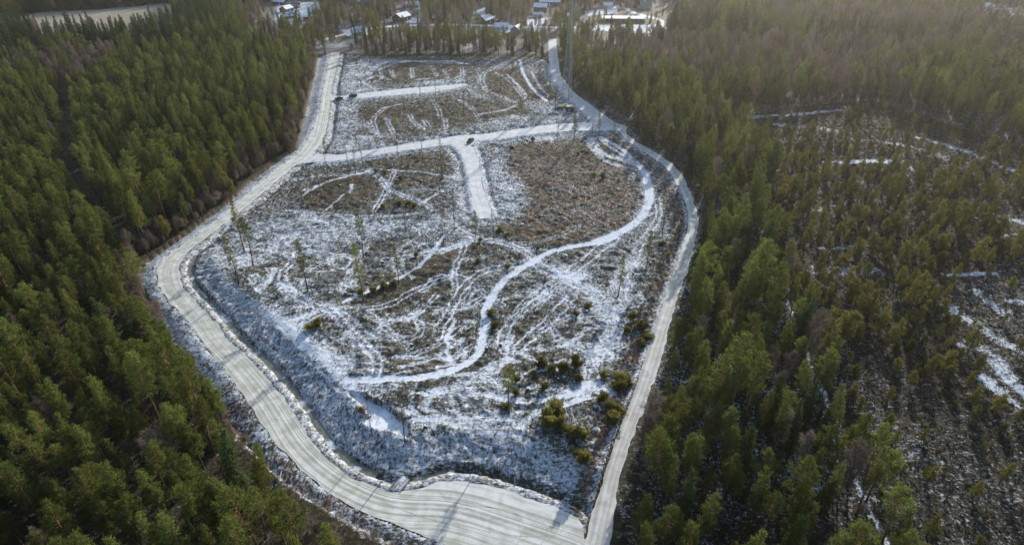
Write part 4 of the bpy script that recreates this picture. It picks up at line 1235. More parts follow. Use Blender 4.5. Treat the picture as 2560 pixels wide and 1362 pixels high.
# ------------------------------------------------------------------ single trees left standing in the clearing
LONE = [  # base px, top px, kind, label
    ((612, 630), (590, 502), 'lone', 'tall pine left standing beside the wide road, crown over the gravel'),
    ((635, 672), (612, 552), 'lone', 'thin pine just right of the tall roadside pine'),
    ((601, 722), (576, 604), 'lone', 'pine standing nearest the outer bend of the wide road'),
    ((772, 740), (757, 611), 'lone', 'pine beside the twin wheel tracks left of the brown heath'),
    ((908, 642), (892, 533), 'lone', 'slim tall pine on the snow in the middle left of the clearing'),
    ((910, 760), (899, 617), 'lone', 'broad pine directly below the slim tall pine'),
    ((997, 712), (986, 619), 'lone', 'pine by the narrow white trail in mid clearing'),
    ((1187, 606), (1182, 527), 'lone', 'small pine below the end of the short dead end road'),
    ((1545, 742), (1558, 637), 'lone', 'pine on the white tracks near the right hand road'),
    ((1614, 683), (1627, 578), 'lone', 'pine close to the right hand road bend'),
    ((1273, 1050), (1275, 928), 'lone', 'sparse pine alone in the lower clearing'),
    ((1373, 261), (1375, 200), 'lone', 'pine left of the lattice mast legs, the bigger of two'),
    ((1389, 271), (1391, 216), 'lone', 'smaller pine between bigger pine and lattice mast'),
    ((1302, 300), (1300, 244), 'lone', 'lone pine above the white snow strip north of the cross road'),
    ((1432, 360), (1434, 275), 'lone', 'pine just below the dark equipment hut'),
    ((1495, 350), (1497, 283), 'lone', 'pine at the right end of the cross road'),
    ((992, 346), (990, 285), 'lone', 'pine just above the cross road in mid distance'),
    ((815, 386), (812, 345), 'lone', 'little pine in the corner of gravel road and cross road'),
    ((905, 228), (903, 200), 'lone', 'small pine above the upper dead end road near the parked cars'),
    ((893, 172), (890, 150), 'lone', 'small pine at the far left end of the clearing'),
    ((1283, 180), (1281, 148), 'lone', 'pine at the far edge of the clearing, left of the white trail'),
    ((1348, 205), (1350, 172), 'lone', 'pine beside the snowy access road far away'),
    ((1014, 1123), (1002, 985), 'thin', 'taller leafless tree beside the frozen pond'),
    ((932, 1100), (925, 1012), 'thin', 'slim leafless tree left of the frozen pond'),
    ((1014, 582), (1010, 500), 'thin', 'bare trunk on the snow above the white trail start'),
    ((1109, 612), (1106, 515), 'thin', 'bare trunk right of the white trail start'),
    ((1136, 577), (1137, 465), 'thin', 'bare trunk left of the dead end road end'),
    ((1234, 601), (1235, 520), 'thin', 'pale bare trunk right of the dead end road end'),
    ((805, 500), (799, 405), 'thin', 'bare tree on the brown patch near the gravel road'),
    ((756, 505), (750, 430), 'thin', 'leftmost bare tree on the brown patch near the gravel road'),
    ((783, 495), (779, 430), 'thin', 'bare tree between two others on the left brown patch'),
    ((822, 455), (816, 385), 'thin', 'bare tree just below the cross road, left end'),
    ((871, 422), (867, 360), 'thin', 'bare tree below the cross road, second from the left'),
    ((889, 436), (885, 366), 'thin', 'bare tree below the cross road, third from the left'),
    ((908, 416), (906, 350), 'thin', 'bare tree crossing the cross road, fourth from the left'),
    ((996, 404), (992, 345), 'thin', 'bare tree over the middle of the cross road'),
    ((1057, 398), (1056, 355), 'thin', 'short bare tree over the cross road left of the dark vehicle'),
    ((1105, 448), (1101, 330), 'thin', 'tallest bare tree left of the dead end road'),
    ((968, 425), (966, 372), 'thin', 'bare tree above the crossing wheel tracks'),
    ((1060, 465), (1059, 410), 'thin', 'bare tree on the brown patch left of the dead end road'),
    ((1394, 350), (1395, 284), 'thin', 'bare tree at the top right of the brown heath'),
    ((1480, 342), (1481, 285), 'thin', 'bare tree left of the pine at the cross road end'),
    ((1530, 370), (1533, 300), 'thin', 'bare tree between the heath and the forest road'),
    ((1052, 255), (1050, 205), 'thin', 'bare tree beside the upper dead end road'),
    ((1100, 262), (1099, 215), 'thin', 'bare tree right of the upper dead end road middle'),
    ((1160, 275), (1159, 228), 'thin', 'bare tree on the far brown patch'),
    ((1205, 260), (1205, 205), 'thin', 'bare tree at the crossing of far wheel tracks'),
    ((1252, 230), (1252, 170), 'thin', 'bare tree left of the far white trail'),
    ((1010, 275), (1008, 235), 'thin', 'bare tree on the far brown patch, left part'),
    ((1420, 400), (1423, 350), 'thin', 'thin bare tree inside the big brown heath'),
    ((1655, 590), (1662, 490), 'thin', 'pale bare trunk next to the right hand road'),
    ((1690, 500), (1698, 440), 'thin', 'bare trunk at the right road curve'),
    ((1160, 640), (1159, 600), 'thin', 'short bare trunk in mid clearing'),
    ((1090, 240), (1090, 190), 'thin', 'bare tree above the upper dead end road end')]
cnt = {'lone': 0, 'thin': 0}
for bpx, tpx, kd, lab in LONE:
    x, y = P(*bpx)
    z = zat(x, y)
    # height from the top pixel on the vertical through the foot
    lo, hi = 1.0, 40.0
    for _ in range(40):
        mid = (lo + hi) / 2
        if to_px(np.array([x]), np.array([y]), mid)[1][0] > tpx[1]: lo = mid
        else: hi = mid
    H = lo
    K = len(PROTO[kd]); q = cnt[kd]; cnt[kd] += 1
    o = PROTO[kd][q % K] if q < K else copy_tree(PROTO[kd][q % K])
    base = 18 if kd == 'lone' else [12, 14, 10][q % K]
    o.location = (x, y, z - .08); s = (H) / base
    o.scale = (max(s, .55) if s < .9 else s,) * 2 + (s,)
    o.rotation_euler = (random.gauss(0, .015), random.gauss(0, .015), random.uniform(0, 6.28))
    o['label'] = lab; o['category'] = 'pine tree' if kd == 'lone' else 'bare tree'
    o['group'] = 'pines left standing in the clearing' if kd == 'lone' else 'bare trees left standing in the clearing'

# bushes of the clearing: photo place, radius in m, label
BUSH = [((1368, 1062), 1.9, 'left end of the juniper thicket near the lower right road'), ((1385, 1030), 1.7, 'juniper on top of the thicket near the lower right road'), ((1372, 1085), 1.6, 'juniper at the lower left of the thicket'), ((1400, 1085), 1.9, 'middle of the juniper thicket beside the snowy boulder'),
    ((1425, 1100), 1.8, 'juniper right of the thicket middle'), ((1450, 1108), 1.7, 'juniper at the right end of the thicket, above the puddle'), ((1392, 1050), 1.5, 'juniper inside the upper thicket'),
    ((1540, 1040), 2.1, 'big juniper touching the right hand road'), ((1530, 1065), 1.8, 'juniper below the big roadside juniper'), ((1505, 1012), 1.6, 'juniper left of the big roadside juniper'), ((1520, 1030), 1.5, 'juniper between two roadside junipers'),
    ((1442, 922), 1.9, 'tall dark juniper between the white tracks, lower right'), ((1352, 925), 1.7, 'yellow green juniper left of the tall dark one'), ((1380, 932), 1.5, 'juniper in the lower heath row, second from left'), ((1408, 938), 1.6, 'juniper in the lower heath row, third from left'), ((1445, 960), 1.2, 'small juniper beside the twin white tracks'), ((1335, 948), 1.1, 'small juniper at the left end of the lower heath row'), ((1360, 985), 1.2, 'small juniper below the lower heath row'),
    ((1508, 948), 1.3, 'round juniper right of the twin white tracks'), ((1552, 960), 2.0, 'juniper near the road right of the white tracks'), ((1572, 965), 1.3, 'juniper touching the road right of white tracks'), ((1548, 980), 1.5, 'juniper below the one near the road'),
    ((1440, 1150), 1.2, 'small juniper left below the puddle'), ((1455, 1172), 1.9, 'juniper near the bank corner at lower right'),
    ((940, 430), 1.4, 'small bush at the top of the crossing tracks'), ((962, 432), 1.5, 'round bush right of the top of crossing tracks'), ((1003, 450), 1.6, 'bush on the brown patch above the crossing tracks'), ((1000, 515), 1.7, 'left bush of the row under the crossing tracks'), ((1022, 512), 1.7, 'right bush of the row under the crossing tracks'), ((1035, 518), 1.4, 'low bush at the end of the row under the crossing tracks'), ((958, 518), 1.2, 'small bush left of the row under crossing tracks'),
    ((905, 742), 1.2, 'first bush along the narrow white trail'), ((935, 738), 1.3, 'second bush along the narrow white trail'), ((960, 725), 1.4, 'third bush along the narrow white trail'), ((985, 715), 1.3, 'fourth bush along the narrow white trail'),
    ((1040, 642), 1.2, 'bush right of the pine by the narrow trail'), ((1250, 577), 1.6, 'bush at the lower left corner of the brown heath'), ((1270, 588), 1.3, 'bush at the bottom edge of the brown heath'), ((1200, 603), 1.3, 'bush where the twin tracks begin'), ((1345, 622), 1.2, 'bush at the bottom of the brown heath by the white trail'),
    ((1485, 440), 1.6, 'left dark bush on the right part of brown heath'), ((1508, 445), 1.7, 'right dark bush on the right part of brown heath'), ((1332, 352), 1.5, 'bush at the top edge of the brown heath'), ((1280, 372), 1.3, 'bush at the top left of the brown heath'), ((1445, 388), 1.0, 'tiny bush in the upper brown heath'),
    ((1655, 612), 1.7, 'bush below the pine at the right road bend'), ((1670, 640), 1.5, 'bush beside the right road, halfway'), ((1580, 800), 1.5, 'bush left of the right road, lower half'), ((1602, 822), 1.7, 'dark bush left of the right road, lower half'), ((1618, 845), 1.6, 'bush touching the right road, lower half'), ((1565, 830), 1.2, 'small bush between tracks and right road'), ((1600, 860), 1.4, 'bush below the dark one at the right road'),
    ((1268, 1035), 1.2, 'bush at the foot of the sparse lone pine'), ((1290, 965), 1.3, 'bush above left of the sparse lone pine'), ((1225, 790), 1.3, 'bush on the right rim of the main white trail'), ((1238, 820), 1.4, 'bush below the one on the rim of the main white trail'), ((1268, 672), 1.4, 'bush above the main white trail'), ((1195, 655), 1.2, 'bush in mid clearing between two tracks'),
    ((780, 838), 1.5, 'dark mossy bush above the snow slope on the left'), ((800, 828), 1.3, 'second mossy bush above the snow slope on the left'), ((1290, 1000), 1.1, 'low bush right of the sparse lone pine'), ((1470, 770), 1.2, 'low bush on the olive ground, right centre'), ((1440, 790), 1.1, 'low bush left on the olive ground, right centre')]
for q, ((px, py), rad, lab) in enumerate(BUSH):
    x, y = P(px, py)
    o = PROTO['bush'][q % 3] if q < 3 else copy_tree(PROTO['bush'][q % 3])
    o.location = (x, y, zat(x, y) - .05); o.rotation_euler = (0, 0, random.uniform(0, 6.28))
    s = rad / (1.6 if py > 700 else 2.1)
    o.scale = (s * random.uniform(1.0, 1.35), s * random.uniform(1.0, 1.35), s * random.uniform(.7, 1.0))
    tag(o, lab, 'bush', 'juniper bushes in the clearing')

# ------------------------------------------------------------------ slash and heather strewn over the ground
def litter(name, n, region, mat, label, cat, seed, hgt=.45, size=.5, by=None):
    r = np.random.default_rng(seed)
    lo = region.min(0); hi = region.max(0)
    X = r.uniform(lo[0], hi[0], n); Y = r.uniform(lo[1], min(hi[1], 430), n)
    k = inside(X, Y, region) & (np.abs(X) < 70 + Y)
    X, Y = X[k], Y[k]
    z, sn, he, fo, pa = ground_fields(X, Y)
    p = by(sn, he, fo, pa, X, Y)
    k = r.uniform(0, 1, len(X)) < p
    X, Y, z = X[k], Y[k], z[k]
    C = np.stack([X, Y, z + .02], 1)
    per = 6
    c = np.repeat(C, per, 0) + r.normal(0, .28, (len(C) * per, 3)) * np.array([1, 1, .15])
    d = unit(r.normal(0, 1, c.shape) * np.array([1, 1, .45]) + np.array([0, 0, .25]))
    s = (size * r.uniform(.5, 1.6, len(c)))[:, None]
    side = unit(np.cross(d, unit(r.normal(0, 1, c.shape)))); w = s * r.uniform(.1, .3, (len(c), 1))
    T = np.stack([c - side * w * .5, c + side * w * .5, c + d * s], 1)
    o = bpy.data.objects.new(name, tri_mesh(name, T, mat)); COL.objects.link(o)
    return tag(o, label, cat, kind='stuff')
nr = lambda X, Y: road_clear(X, Y, .9)
litter('logging_slash', 150000, CLEARING, M['slash'], 'dark twigs and logging slash strewn over the snowy clearing', 'twigs', 5, by=lambda sn, he, fo, pa, X, Y: np.clip(1.05 - sn * 1.35, 0, 1) * .9 * nr(X, Y))
litter('undergrowth', 60000, PL([(1560, 300), (1850, 330), (1950, 520), (2000, 780), (2140, 1120), (2360, 1800), (1430, 1800), (1530, 1362), (1640, 1000), (1735, 640), (1740, 520)]), M['moss'], 'low dark undergrowth between the pines right of the narrow road', 'undergrowth', 16, size=.6, by=lambda sn, he, fo, pa, X, Y: .8 * nr(X, Y))
litter('heather', 120000, MIRE, M['moss'], 'dark heather and dwarf shrubs covering the mire', 'heather', 6, size=.6, by=lambda sn, he, fo, pa, X, Y: np.clip(1.1 - sn * 1.2, 0, 1) * (Y < 420) * nr(X, Y))

# ------------------------------------------------------------------ lattice mast
M['mast'] = mat_plain('mast_steel', (.30, .34, .34), .6, 0, .12, 1.5)
M['dark_panel'] = mat_plain('dark_cladding', (.028, .034, .036), .6, 0, .3, 2)
M['olive_panel'] = mat_plain('olive_cladding', (.13, .14, .105), .7, 0, .25, 2)
def lattice_mast():
    x, y = P(1418, 246)
    root = empty('lattice_mast', (x, y, zat(x, y)))
    tag(root, 'tall three legged steel lattice mast rising out of the picture', 'mast')
    H = 64.0
    def wd(z): return float(np.interp(z, [0, 10, 21, 32, 43, 52, 64], [5.4, 4.5, 3.3, 2.25, 1.7, 1.35, 1.2]))
    angs = [R(-82), R(38), R(158)]
    def leg_pt(k, z):
        r_ = wd(z) / math.sqrt(3)
        return np.array([math.cos(angs[k]) * r_, math.sin(angs[k]) * r_, z])
    zs = [0, 10, 21, 32, 43, 52, 64]
    for k in range(3):
        mb = MB(); mb.tube([leg_pt(k, z) for z in zs], [.16, .15, .13, .12, .10, .09, .08], 8)
        mb.build('leg', M['mast'], root, True)
        f = MB(); p = leg_pt(k, 0); f.prism([(-.55, -.55), (.55, -.55), (.55, .55), (-.55, .55)], 'z', -.4, .35)
        f.v[0] = f.v[0] + np.array([p[0], p[1], 0]); f.build('footing', M['concrete'], root)
    br = MB(); z = 0.6
    while z < H - 1:
        dz = max(1.5, wd(z) * .78)
        z2 = min(z + dz, H)
        for k in range(3):
            a, b = leg_pt(k, z), leg_pt((k + 1) % 3, z); c, d = leg_pt(k, z2), leg_pt((k + 1) % 3, z2)
            br.tube([a, d], .042, 4, False); br.tube([b, c], .042, 4, False); br.tube([c, d], .042, 4, False)
        z = z2
    br.build('bracing', M['mast'], root)
    ld = MB()
    for s in (-.22, .22):
        ld.tube([leg_pt(1, z) * np.array([.55, .55, 1]) + np.array([s, 0, 0]) for z in zs], .035, 4, False)
    for z in np.arange(.5, H, .5):
        p = np.array([np.interp(z, zs, [(leg_pt(1, q) * .55)[0] for q in zs]), np.interp(z, zs, [(leg_pt(1, q) * .55)[1] for q in zs]), z])
        ld.tube([p + np.array([-.22, 0, 0]), p + np.array([.22, 0, 0])], .022, 4, False)
    ld.build('ladder', M['galv'], root)
    di = MB(); c = leg_pt(2, 42) + np.array([-.55, -.4, 0])
    n = 20
    pts = []
    for i, (rr, dd) in enumerate([(0, .28), (.4, .20), (.75, .02), (.78, -.12)]):
        for k in range(n):
            w = 2 * math.pi * k / n; pts.append(c + np.array([rr * math.cos(w), -dd * -1 - .1, rr * math.sin(w)]))
    di.add(pts, [(i * n + k, i * n + (k + 1) % n, (i + 1) * n + (k + 1) % n, (i + 1) * n + k) for i in range(3) for k in range(n)] + [tuple(range(3 * n, 4 * n))])
    di.tube([c, leg_pt(2, 42)], .06, 6); di.build('dish_antenna', M['white_paint'], root, True)
    for k in range(3):
        pa = MB(); p = leg_pt(k, 57); q = p * np.array([1.6, 1.6, 1])
        pa.box(q, (.32, .2, 2.2), angs[k] + R(90)); pa.tube([p, q], .04, 5); pa.build('panel_antenna', M['white_paint'], root)
lattice_mast()

def equipment_hut():
    x, y = P(1426, 281)
    root = empty('equipment_hut', (x, y, zat(x, y)), R(6))
    tag(root, 'small dark equipment hut with pale flat roof below the lattice mast', 'hut')
    w = MB(); w.box((0, 1.5, 1.3), (3.2, 3.0, 2.7)); w.build('wall', M['dark_panel'], root)
    r_ = MB(); r_.box((0, 1.5, 2.74), (3.6, 3.4, .16)); r_.build('roof', M['pale_wood'], root)
    d = MB(); d.box((-.6, -.02, 1.05), (.9, .06, 2.0)); dd = d.build('door', M['galv'], root)
    h = MB(); h.box((-.28, -.07, 1.05), (.05, .08, .16)); h.build('handle', M['white_paint'], dd)
    v = MB()
    for k in range(5): v.box((.8, -.02, 1.5 + k * .14), (.7, .06, .07))
    v.build('vent', M['galv'], root)
equipment_hut()
def low_shed():
    x, y = P(1404, 274)
    root = empty('low_shed', (x, y, zat(x, y)), R(-3))
    tag(root, 'low grey green shed left of the dark equipment hut', 'shed')
    w = MB(); w.box((0, 1.4, .65), (5.0, 2.6, 1.5)); w.build('wall', M['olive_panel'], root)
    r_ = MB(); r_.prism([(-.1, 1.38), (2.9, 1.75), (2.9, 1.85), (-.1, 1.48)], 'x', -2.7, 2.7); r_.build('roof', M['olive_panel'], root)
    d = MB(); d.box((-1.2, .07, .6), (.9, .06, 1.15)); d.build('door', M['dark_panel'], root)
low_shed()
x, y = P(1410, 277)
mk = MB(); mk.prism([(-.35, 0), (.35, 0), (.35, .75), (.2, .95), (-.2, .95), (-.35, .75)], 'y', -.3, .3)
o = mk.build('cable_box', M['white_paint']); o.location = (x, y, zat(x, y) - .03); tag(o, 'small white cable box in front of the low shed', 'box')

# ------------------------------------------------------------------ vehicles
M['car_black'] = mat_plain('dark_car_paint', (.012, .014, .018), .25, .3, .1, 1, .6)
M['car_blue'] = mat_plain('blue_black_car_paint', (.016, .020, .030), .25, .3, .1, 1, .6)
M['car_grey'] = mat_plain('graphite_car_paint', (.028, .028, .030), .3, .3, .1, 1, .6)
M['car_white'] = mat_plain('white_car_paint', (.7, .7, .7), .3, 0, .05, 1, .6)
M['car_glass'] = mat_plain('car_glass', (.012, .016, .018), .08, 0, .1, 1, .7)
M['tyre'] = mat_plain('tyre_rubber', (.018, .018, .018), .85, 0, .2, 5)
M['rim'] = mat_plain('alloy_rim', (.35, .35, .36), .35, .8, .1, 5)
M['lamp_clear'] = mat_plain('headlamp_glass', (.55, .56, .55), .15, 0, .05)
M['lamp_red'] = mat_plain('tail_lamp_plastic', (.22, .012, .010), .2, 0, .05)
def car(loc, heading, paint, name, label, suv=False, group=None):
    """heading in degrees, nose towards +x of the car"""
    x, y = loc
    root = empty(name, (x, y, max(zat(x, y), 0.03) + .01), R(heading))
    tag(root, label, 'car', group)
    h = .22 if suv else 0
    W = .92 if suv else .88
    prof = [(-2.2, .42), (-2.25, .75 + h * .5), (-2.15, .98 + h), (-1.0, 1.0 + h), (.75, .98 + h), (1.9, .84 + h), (2.2, .68 + h * .5), (2.22, .40), (1.75, .30), (-1.8, .30)]
    if suv: cab = [(-2.05, .96 + h), (-1.75, 1.62), (-.1, 1.74), (.35, 1.66), (1.05, .97 + h)]
    else: cab = [(-1.75, .98), (-1.05, 1.40), (-.1, 1.45), (.3, 1.40), (1.15, .97)]
    import bmesh
    def loft(prof, w0, w1, nm, mat, z_top, par):
        vs = []
        n = len(prof)
        z0 = min(p[1] for p in prof)
        lv = (-1, -.86, .86, 1)
        for s in lv:
            for u, w in prof:
                t = (w - z0) / max(1e-6, z_top - z0)
                ww = w0 + (w1 - w0) * t
                k = 1 if abs(s) < 1 else .96
                vs.append((u * k, s * ww, w if abs(s) < 1 else z0 + (w - z0) * .94))
        f = [(r0 * n + i, r0 * n + (i + 1) % n, (r0 + 1) * n + (i + 1) % n, (r0 + 1) * n + i) for r0 in range(3) for i in range(n)]
        f += [tuple(range(n))[::-1], tuple(range(3 * n, 4 * n))]
        mb = MB(); mb.add(vs, f)
        return mb.build(nm, mat, par)
    body = loft(prof, W, W - .04, 'body', paint, 1.0, root)
    roof = loft(cab, W - .06, W - .22, 'cabin', paint, cab[2][1], root)
    # windows sit just proud of the cabin
    g = MB(); (a0, z0), (a1, z1), (a2, z2), (a3, z3), (a4, z4) = cab
    def wq(s, za): return s * ((W - .06) + ((W - .22) - (W - .06)) * (za - z0) / (z2 - z0) + .015)
    for s in (-1, 1):
        zb, zt = z0 + .09, z1 - .07 if not suv else z1 - .10
        ss = MB(); ss.add([(a0 + .35, wq(s, zb), zb), (a4 - .38, wq(s, zb), zb), (a3 + .02, wq(s, zt), zt), (a1 + .12, wq(s, zt), zt)], [(0, 1, 2, 3)])
        ss.build('side_window', M['car_glass'], root)
    ws = MB(); f_ = lambda t: (a4 + (a3 - a4) * t + .02, z4 + (z3 - z4) * t + .015)
    (u0, v0), (u1, v1) = f_(.12), f_(.92); ws.add([(u0, -W * .74, v0), (u0, W * .74, v0), (u1, W * .66, v1), (u1, -W * .66, v1)], [(0, 1, 2, 3)]); ws.build('windscreen', M['car_glass'], root)
    rw = MB(); f_ = lambda t: (a0 + (a1 - a0) * t - .02, z0 + (z1 - z0) * t + .015)
    (u0, v0), (u1, v1) = f_(.2), f_(.9); rw.add([(u0, -W * .72, v0), (u0, W * .72, v0), (u1, W * .64, v1), (u1, -W * .64, v1)], [(0, 1, 2, 3)]); rw.build('rear_window', M['car_glass'], root)
    for sx in (-1.35, 1.38):
        for s in (-1, 1):
            wh = MB(); rr = .36 if suv else .32
            wh.tube([(sx, s * (W - .2), rr), (sx, s * (W + .02), rr)], rr, 18)
            wo = wh.build('wheel', M['tyre'], root)
            ri = MB(); ri.tube([(sx, s * (W - .1), rr), (sx, s * (W + .035), rr)], rr * .6, 12); ri.build('rim', M['rim'], wo)
    for s in (-1, 1):
        hl = MB(); hl.box((2.17, s * .62, .70 + h * .5), (.12, .34, .14)); hl.build('headlight', M['lamp_clear'], root)
        tl = MB(); tl.box((-2.2, s * .66, .84 + h * .7), (.1, .26, .16)); tl.build('tail_light', M['lamp_red'], root)
        mi = MB(); mi.box((.72, s * (W + .07), 1.02 + h), (.14, .18, .12)); mi.build('mirror', paint, root)
    return root
gcars = 'cars parked on the upper dead end road'
car(P(848, 249), 172 + 20, M['car_blue'], 'parked_car', 'dark low car parked at the mouth of the upper dead end road', False, gcars)
car(P(883, 243), 188, M['car_grey'], 'parked_car', 'dark car parked further along the upper dead end road', True, gcars)
car(P(1176, 356), 248, M['car_grey'], 'dark_vehicle', 'dark vehicle standing at the junction of cross road and dead end road', True)
car(P(1532, 79), 175, M['car_blue'], 'parked_car', 'dark car parked on the far snowy yard', False)
car(P(974, 57), 30, M['car_white'], 'parked_car', 'white car parked left of the far brown house', False)
car(P(985, 58), 80, M['car_black'], 'parked_car', 'small dark car beside the white car at the far brown house', False)

# ------------------------------------------------------------------ stones, stumps, logs, slab
def boulder(px, py, s, label, mat=None, flat=.6):
    import bmesh
    bm = bmesh.new(); bmesh.ops.create_icosphere(bm, subdivisions=3, radius=1)
    v = np.array([q.co[:] for q in bm.verts])
    k = (fbm(v[:, 0] + px, v[:, 1] + v[:, 2] * 1.7, .9, int(px)) - .5) * .8 + 1
    x, y = P(px, py); z = zat(x, y)
    for q, kk in zip(bm.verts, k): q.co = Vector((q.co.x * kk * s * 1.2, q.co.y * kk * s, max(q.co.z, -.3) * kk * s * flat))
    me = bpy.data.meshes.new('boulder'); bm.to_mesh(me); bm.free(); me.materials.append(mat or M['rock'])
    me.polygons.foreach_set('use_smooth', [True] * len(me.polygons))
    o = bpy.data.objects.new('boulder', me); COL.objects.link(o); o.location = (x, y, z + .1); o.rotation_euler = (0, 0, px)
    return tag(o, label, 'boulder', 'boulders in the clearing')
boulder(1487, 1094, .95, 'snow capped boulder right of the juniper thicket')
boulder(1503, 1034, .7, 'grey stone below the roadside junipers')
boulder(1488, 1030, .6, 'small grey stone left of the stone below roadside junipers')
boulder(1477, 1127, .6, 'flat stone just right of the frozen puddle')
boulder(1183, 364, .75, 'snow topped stone behind the dark vehicle')
boulder(1545, 474, .8, 'pale stone in the right part of the brown heath')
boulder(1385, 508, .55, 'pale stone in the middle of the brown heath')
boulder(1353, 540, .5, 'small pale stone at the left of the brown heath')
boulder(1410, 597, .6, 'pale stone at the bottom of the brown heath')
boulder(1412, 640, .9, 'stone pile beside the white trail crossing')
boulder(1305, 562, .6, 'pale stone at the lower left heath edge')
boulder(1387, 402, .5, 'pale stone in the upper part of brown heath')
boulder(1178, 822, .5, 'stone left of the main white trail')
boulder(385, 669, .5, 'dark stone on the outer road bend verge')
boulder(436, 768, .6, 'dark stone on the verge below the road bend')
def stump():
    x, y = P(906, 1042)
    root = empty('root_stump', (x, y, zat(x, y) - .05))
    tag(root, 'brown upturned root stump left of the frozen pond', 'stump')
    a = MB(); a.tube([(0, 0, 0), (.1, .05, .5), (.2, .1, .95)], [.85, .6, .42], 10); a.build('stump', M['bark_pile'], root, True)
    for k in range(7):
        w = k * .9 + .2; b = MB()
        b.tube([(math.cos(w) * .4, math.sin(w) * .4, .35), (math.cos(w) * 1.0, math.sin(w) * .9, .35 + .25 * math.sin(k * 2.1)), (math.cos(w + .3) * 1.5, math.sin(w + .3) * 1.3, .15 + .2 * math.sin(k))], [.2, .11, .03], 6); b.build('root', M['bark_pile'], root, True)
stump()
LOGS = [((694, 1192), (712, 1212), 1.4, 'pale broken birch stem leaning over the brush, left one'), ((690, 1226), (708, 1190), 2.2, 'pale broken birch stem standing steepest in the brush'), ((689, 1222), (717, 1214), 1.6, 'pale broken birch stem lying flattest in the brush'),
        ((1500, 1012), (1545, 1040), .3, 'log lying beside the big roadside juniper'), ((1258, 578), (1280, 612), .3, 'thin pale log at the lower left of the brown heath'), ((1490, 1085), (1512, 1078), .3, 'short log right of the snow capped boulder'), ((265, 1120), (298, 1137), .9, 'pale fallen stem inside the left forest'),
        ((1615, 1110), (1640, 1128), .4, 'fallen stem beside the narrow gravel road'), ((1000, 472), (1075, 471), .25, 'long log on the brown patch right of the crossing tracks')]
for (a, b, h, lab) in LOGS:
    p = np.array([*P(*a), 0]); q = np.array([*P(*b), 0]); p[2] = zat(p[0], p[1]) + .12; q[2] = zat(q[0], q[1]) + h
    mb = MB(); m_ = (p + q) / 2 + np.array([0, 0, .1])
    mb.tube([p - m_, (p * .5 + q * .5) - m_ + np.array([.05, .05, .06]), q - m_], [.15, .12, .07], 7)
    t = (q - p); s = np.cross(t / np.linalg.norm(t), (0, 0, 1.))
    for k, u in enumerate((.55, .75)): mb.tube([p + t * u - m_, p + t * u - m_ + s * (.5 - k) * 1.1 + np.array([0, 0, .35])], [.05, .015], 5)
    o = mb.build('fallen_log', M['pale_wood'], None, True); o.location = m_
    tag(o, lab, 'log', 'fallen logs and stems')
def stumps():
    mb = MB(); mb.tube([(0, 0, -.1), (0, 0, .12), (.01, 0, .42)], [.30, .21, .17], 9)
    root = None
    me_s = mb.mesh('stump_wood', M['dead_wood'])
    cp = MB(); cp.tube([(.01, 0, .415), (.01, 0, .47), (.01, 0, .50)], [.18, .165, .07], 9); me_c = cp.mesh('snow_cap', M['snow'])
    r = np.random.default_rng(41); n = 0
    lo, hi = CLEARING.min(0), CLEARING.max(0)
    while n < 170:
        x, y = r.uniform(lo[0], hi[0]), r.uniform(lo[1], 330)
        X, Y = np.array([x]), np.array([y])
        if not inside(X, Y, CLEARING)[0] or not road_clear(X, Y, 3.5)[0] or ground_fields(X, Y, False)[1][0] > .47: continue
        px, py = to_px(X, Y)
        side = 'left' if px[0] < 1000 else 'right' if px[0] > 1350 else 'middle'
        part = 'far' if y > 250 else 'central' if y > 150 else 'near'
        lab = 'low sawn stump with snow cap among slash, %s %s of clearing' % (part, side)
        root = empty('tree_stump', (x, y, zat(x, y) - .02), r.uniform(0, 6.28), r.uniform(.8, 1.7))
        tag(root, lab, 'stump', lab)
        for me_, nm in ((me_s, 'stump_wood'), (me_c, 'snow_cap')):
            o = bpy.data.objects.new(nm, me_); COL.objects.link(o); o.parent = root
        n += 1
stumps()
def crossing_slab():
    a, b, c, d = [np.array(P(*p)) for p in ((972, 1222), (1000, 1229), (1024, 1203), (1008, 1192))]
    root_c = (a + b + c + d) / 4
    root = empty('ditch_crossing', (root_c[0], root_c[1], 0))
    tag(root, 'short snow dusted slab crossing the ditch to the clearing', 'ditch crossing')
    zs = [.10, .10, .62, .62]
    top = [(*(p - root_c), z) for p, z in zip((a, b, c, d), zs)]
    mb = MB(); mb.add(top + [(q[0], q[1], q[2] - .28) for q in top], [(0, 1, 2, 3), (7, 6, 5, 4), (0, 4, 5, 1), (1, 5, 6, 2), (2, 6, 7, 3), (3, 7, 4, 0)])
    mb.build('deck', mat_patchy('frosted_slab', (.30, .29, .26), SNOW, .55, 1.2, .8), root)
    for i, j in ((0, 3), (1, 2)):
        e = MB(); e.tube([np.array(top[i]) + np.array([0, 0, .09]), np.array(top[j]) + np.array([0, 0, .09])], .09, 6); e.build('edge_beam', M['pale_wood'], root)
    pi = MB(); mid = (np.array(top[0]) + np.array(top[3])) / 2; mid2 = (np.array(top[1]) + np.array(top[2])) / 2
    pi.tube([mid - np.array([.6, 0, .75]), mid2 + np.array([.6, 0, -.75])], .33, 12); pi.build('culvert_pipe', M['concrete'], root)
crossing_slab()
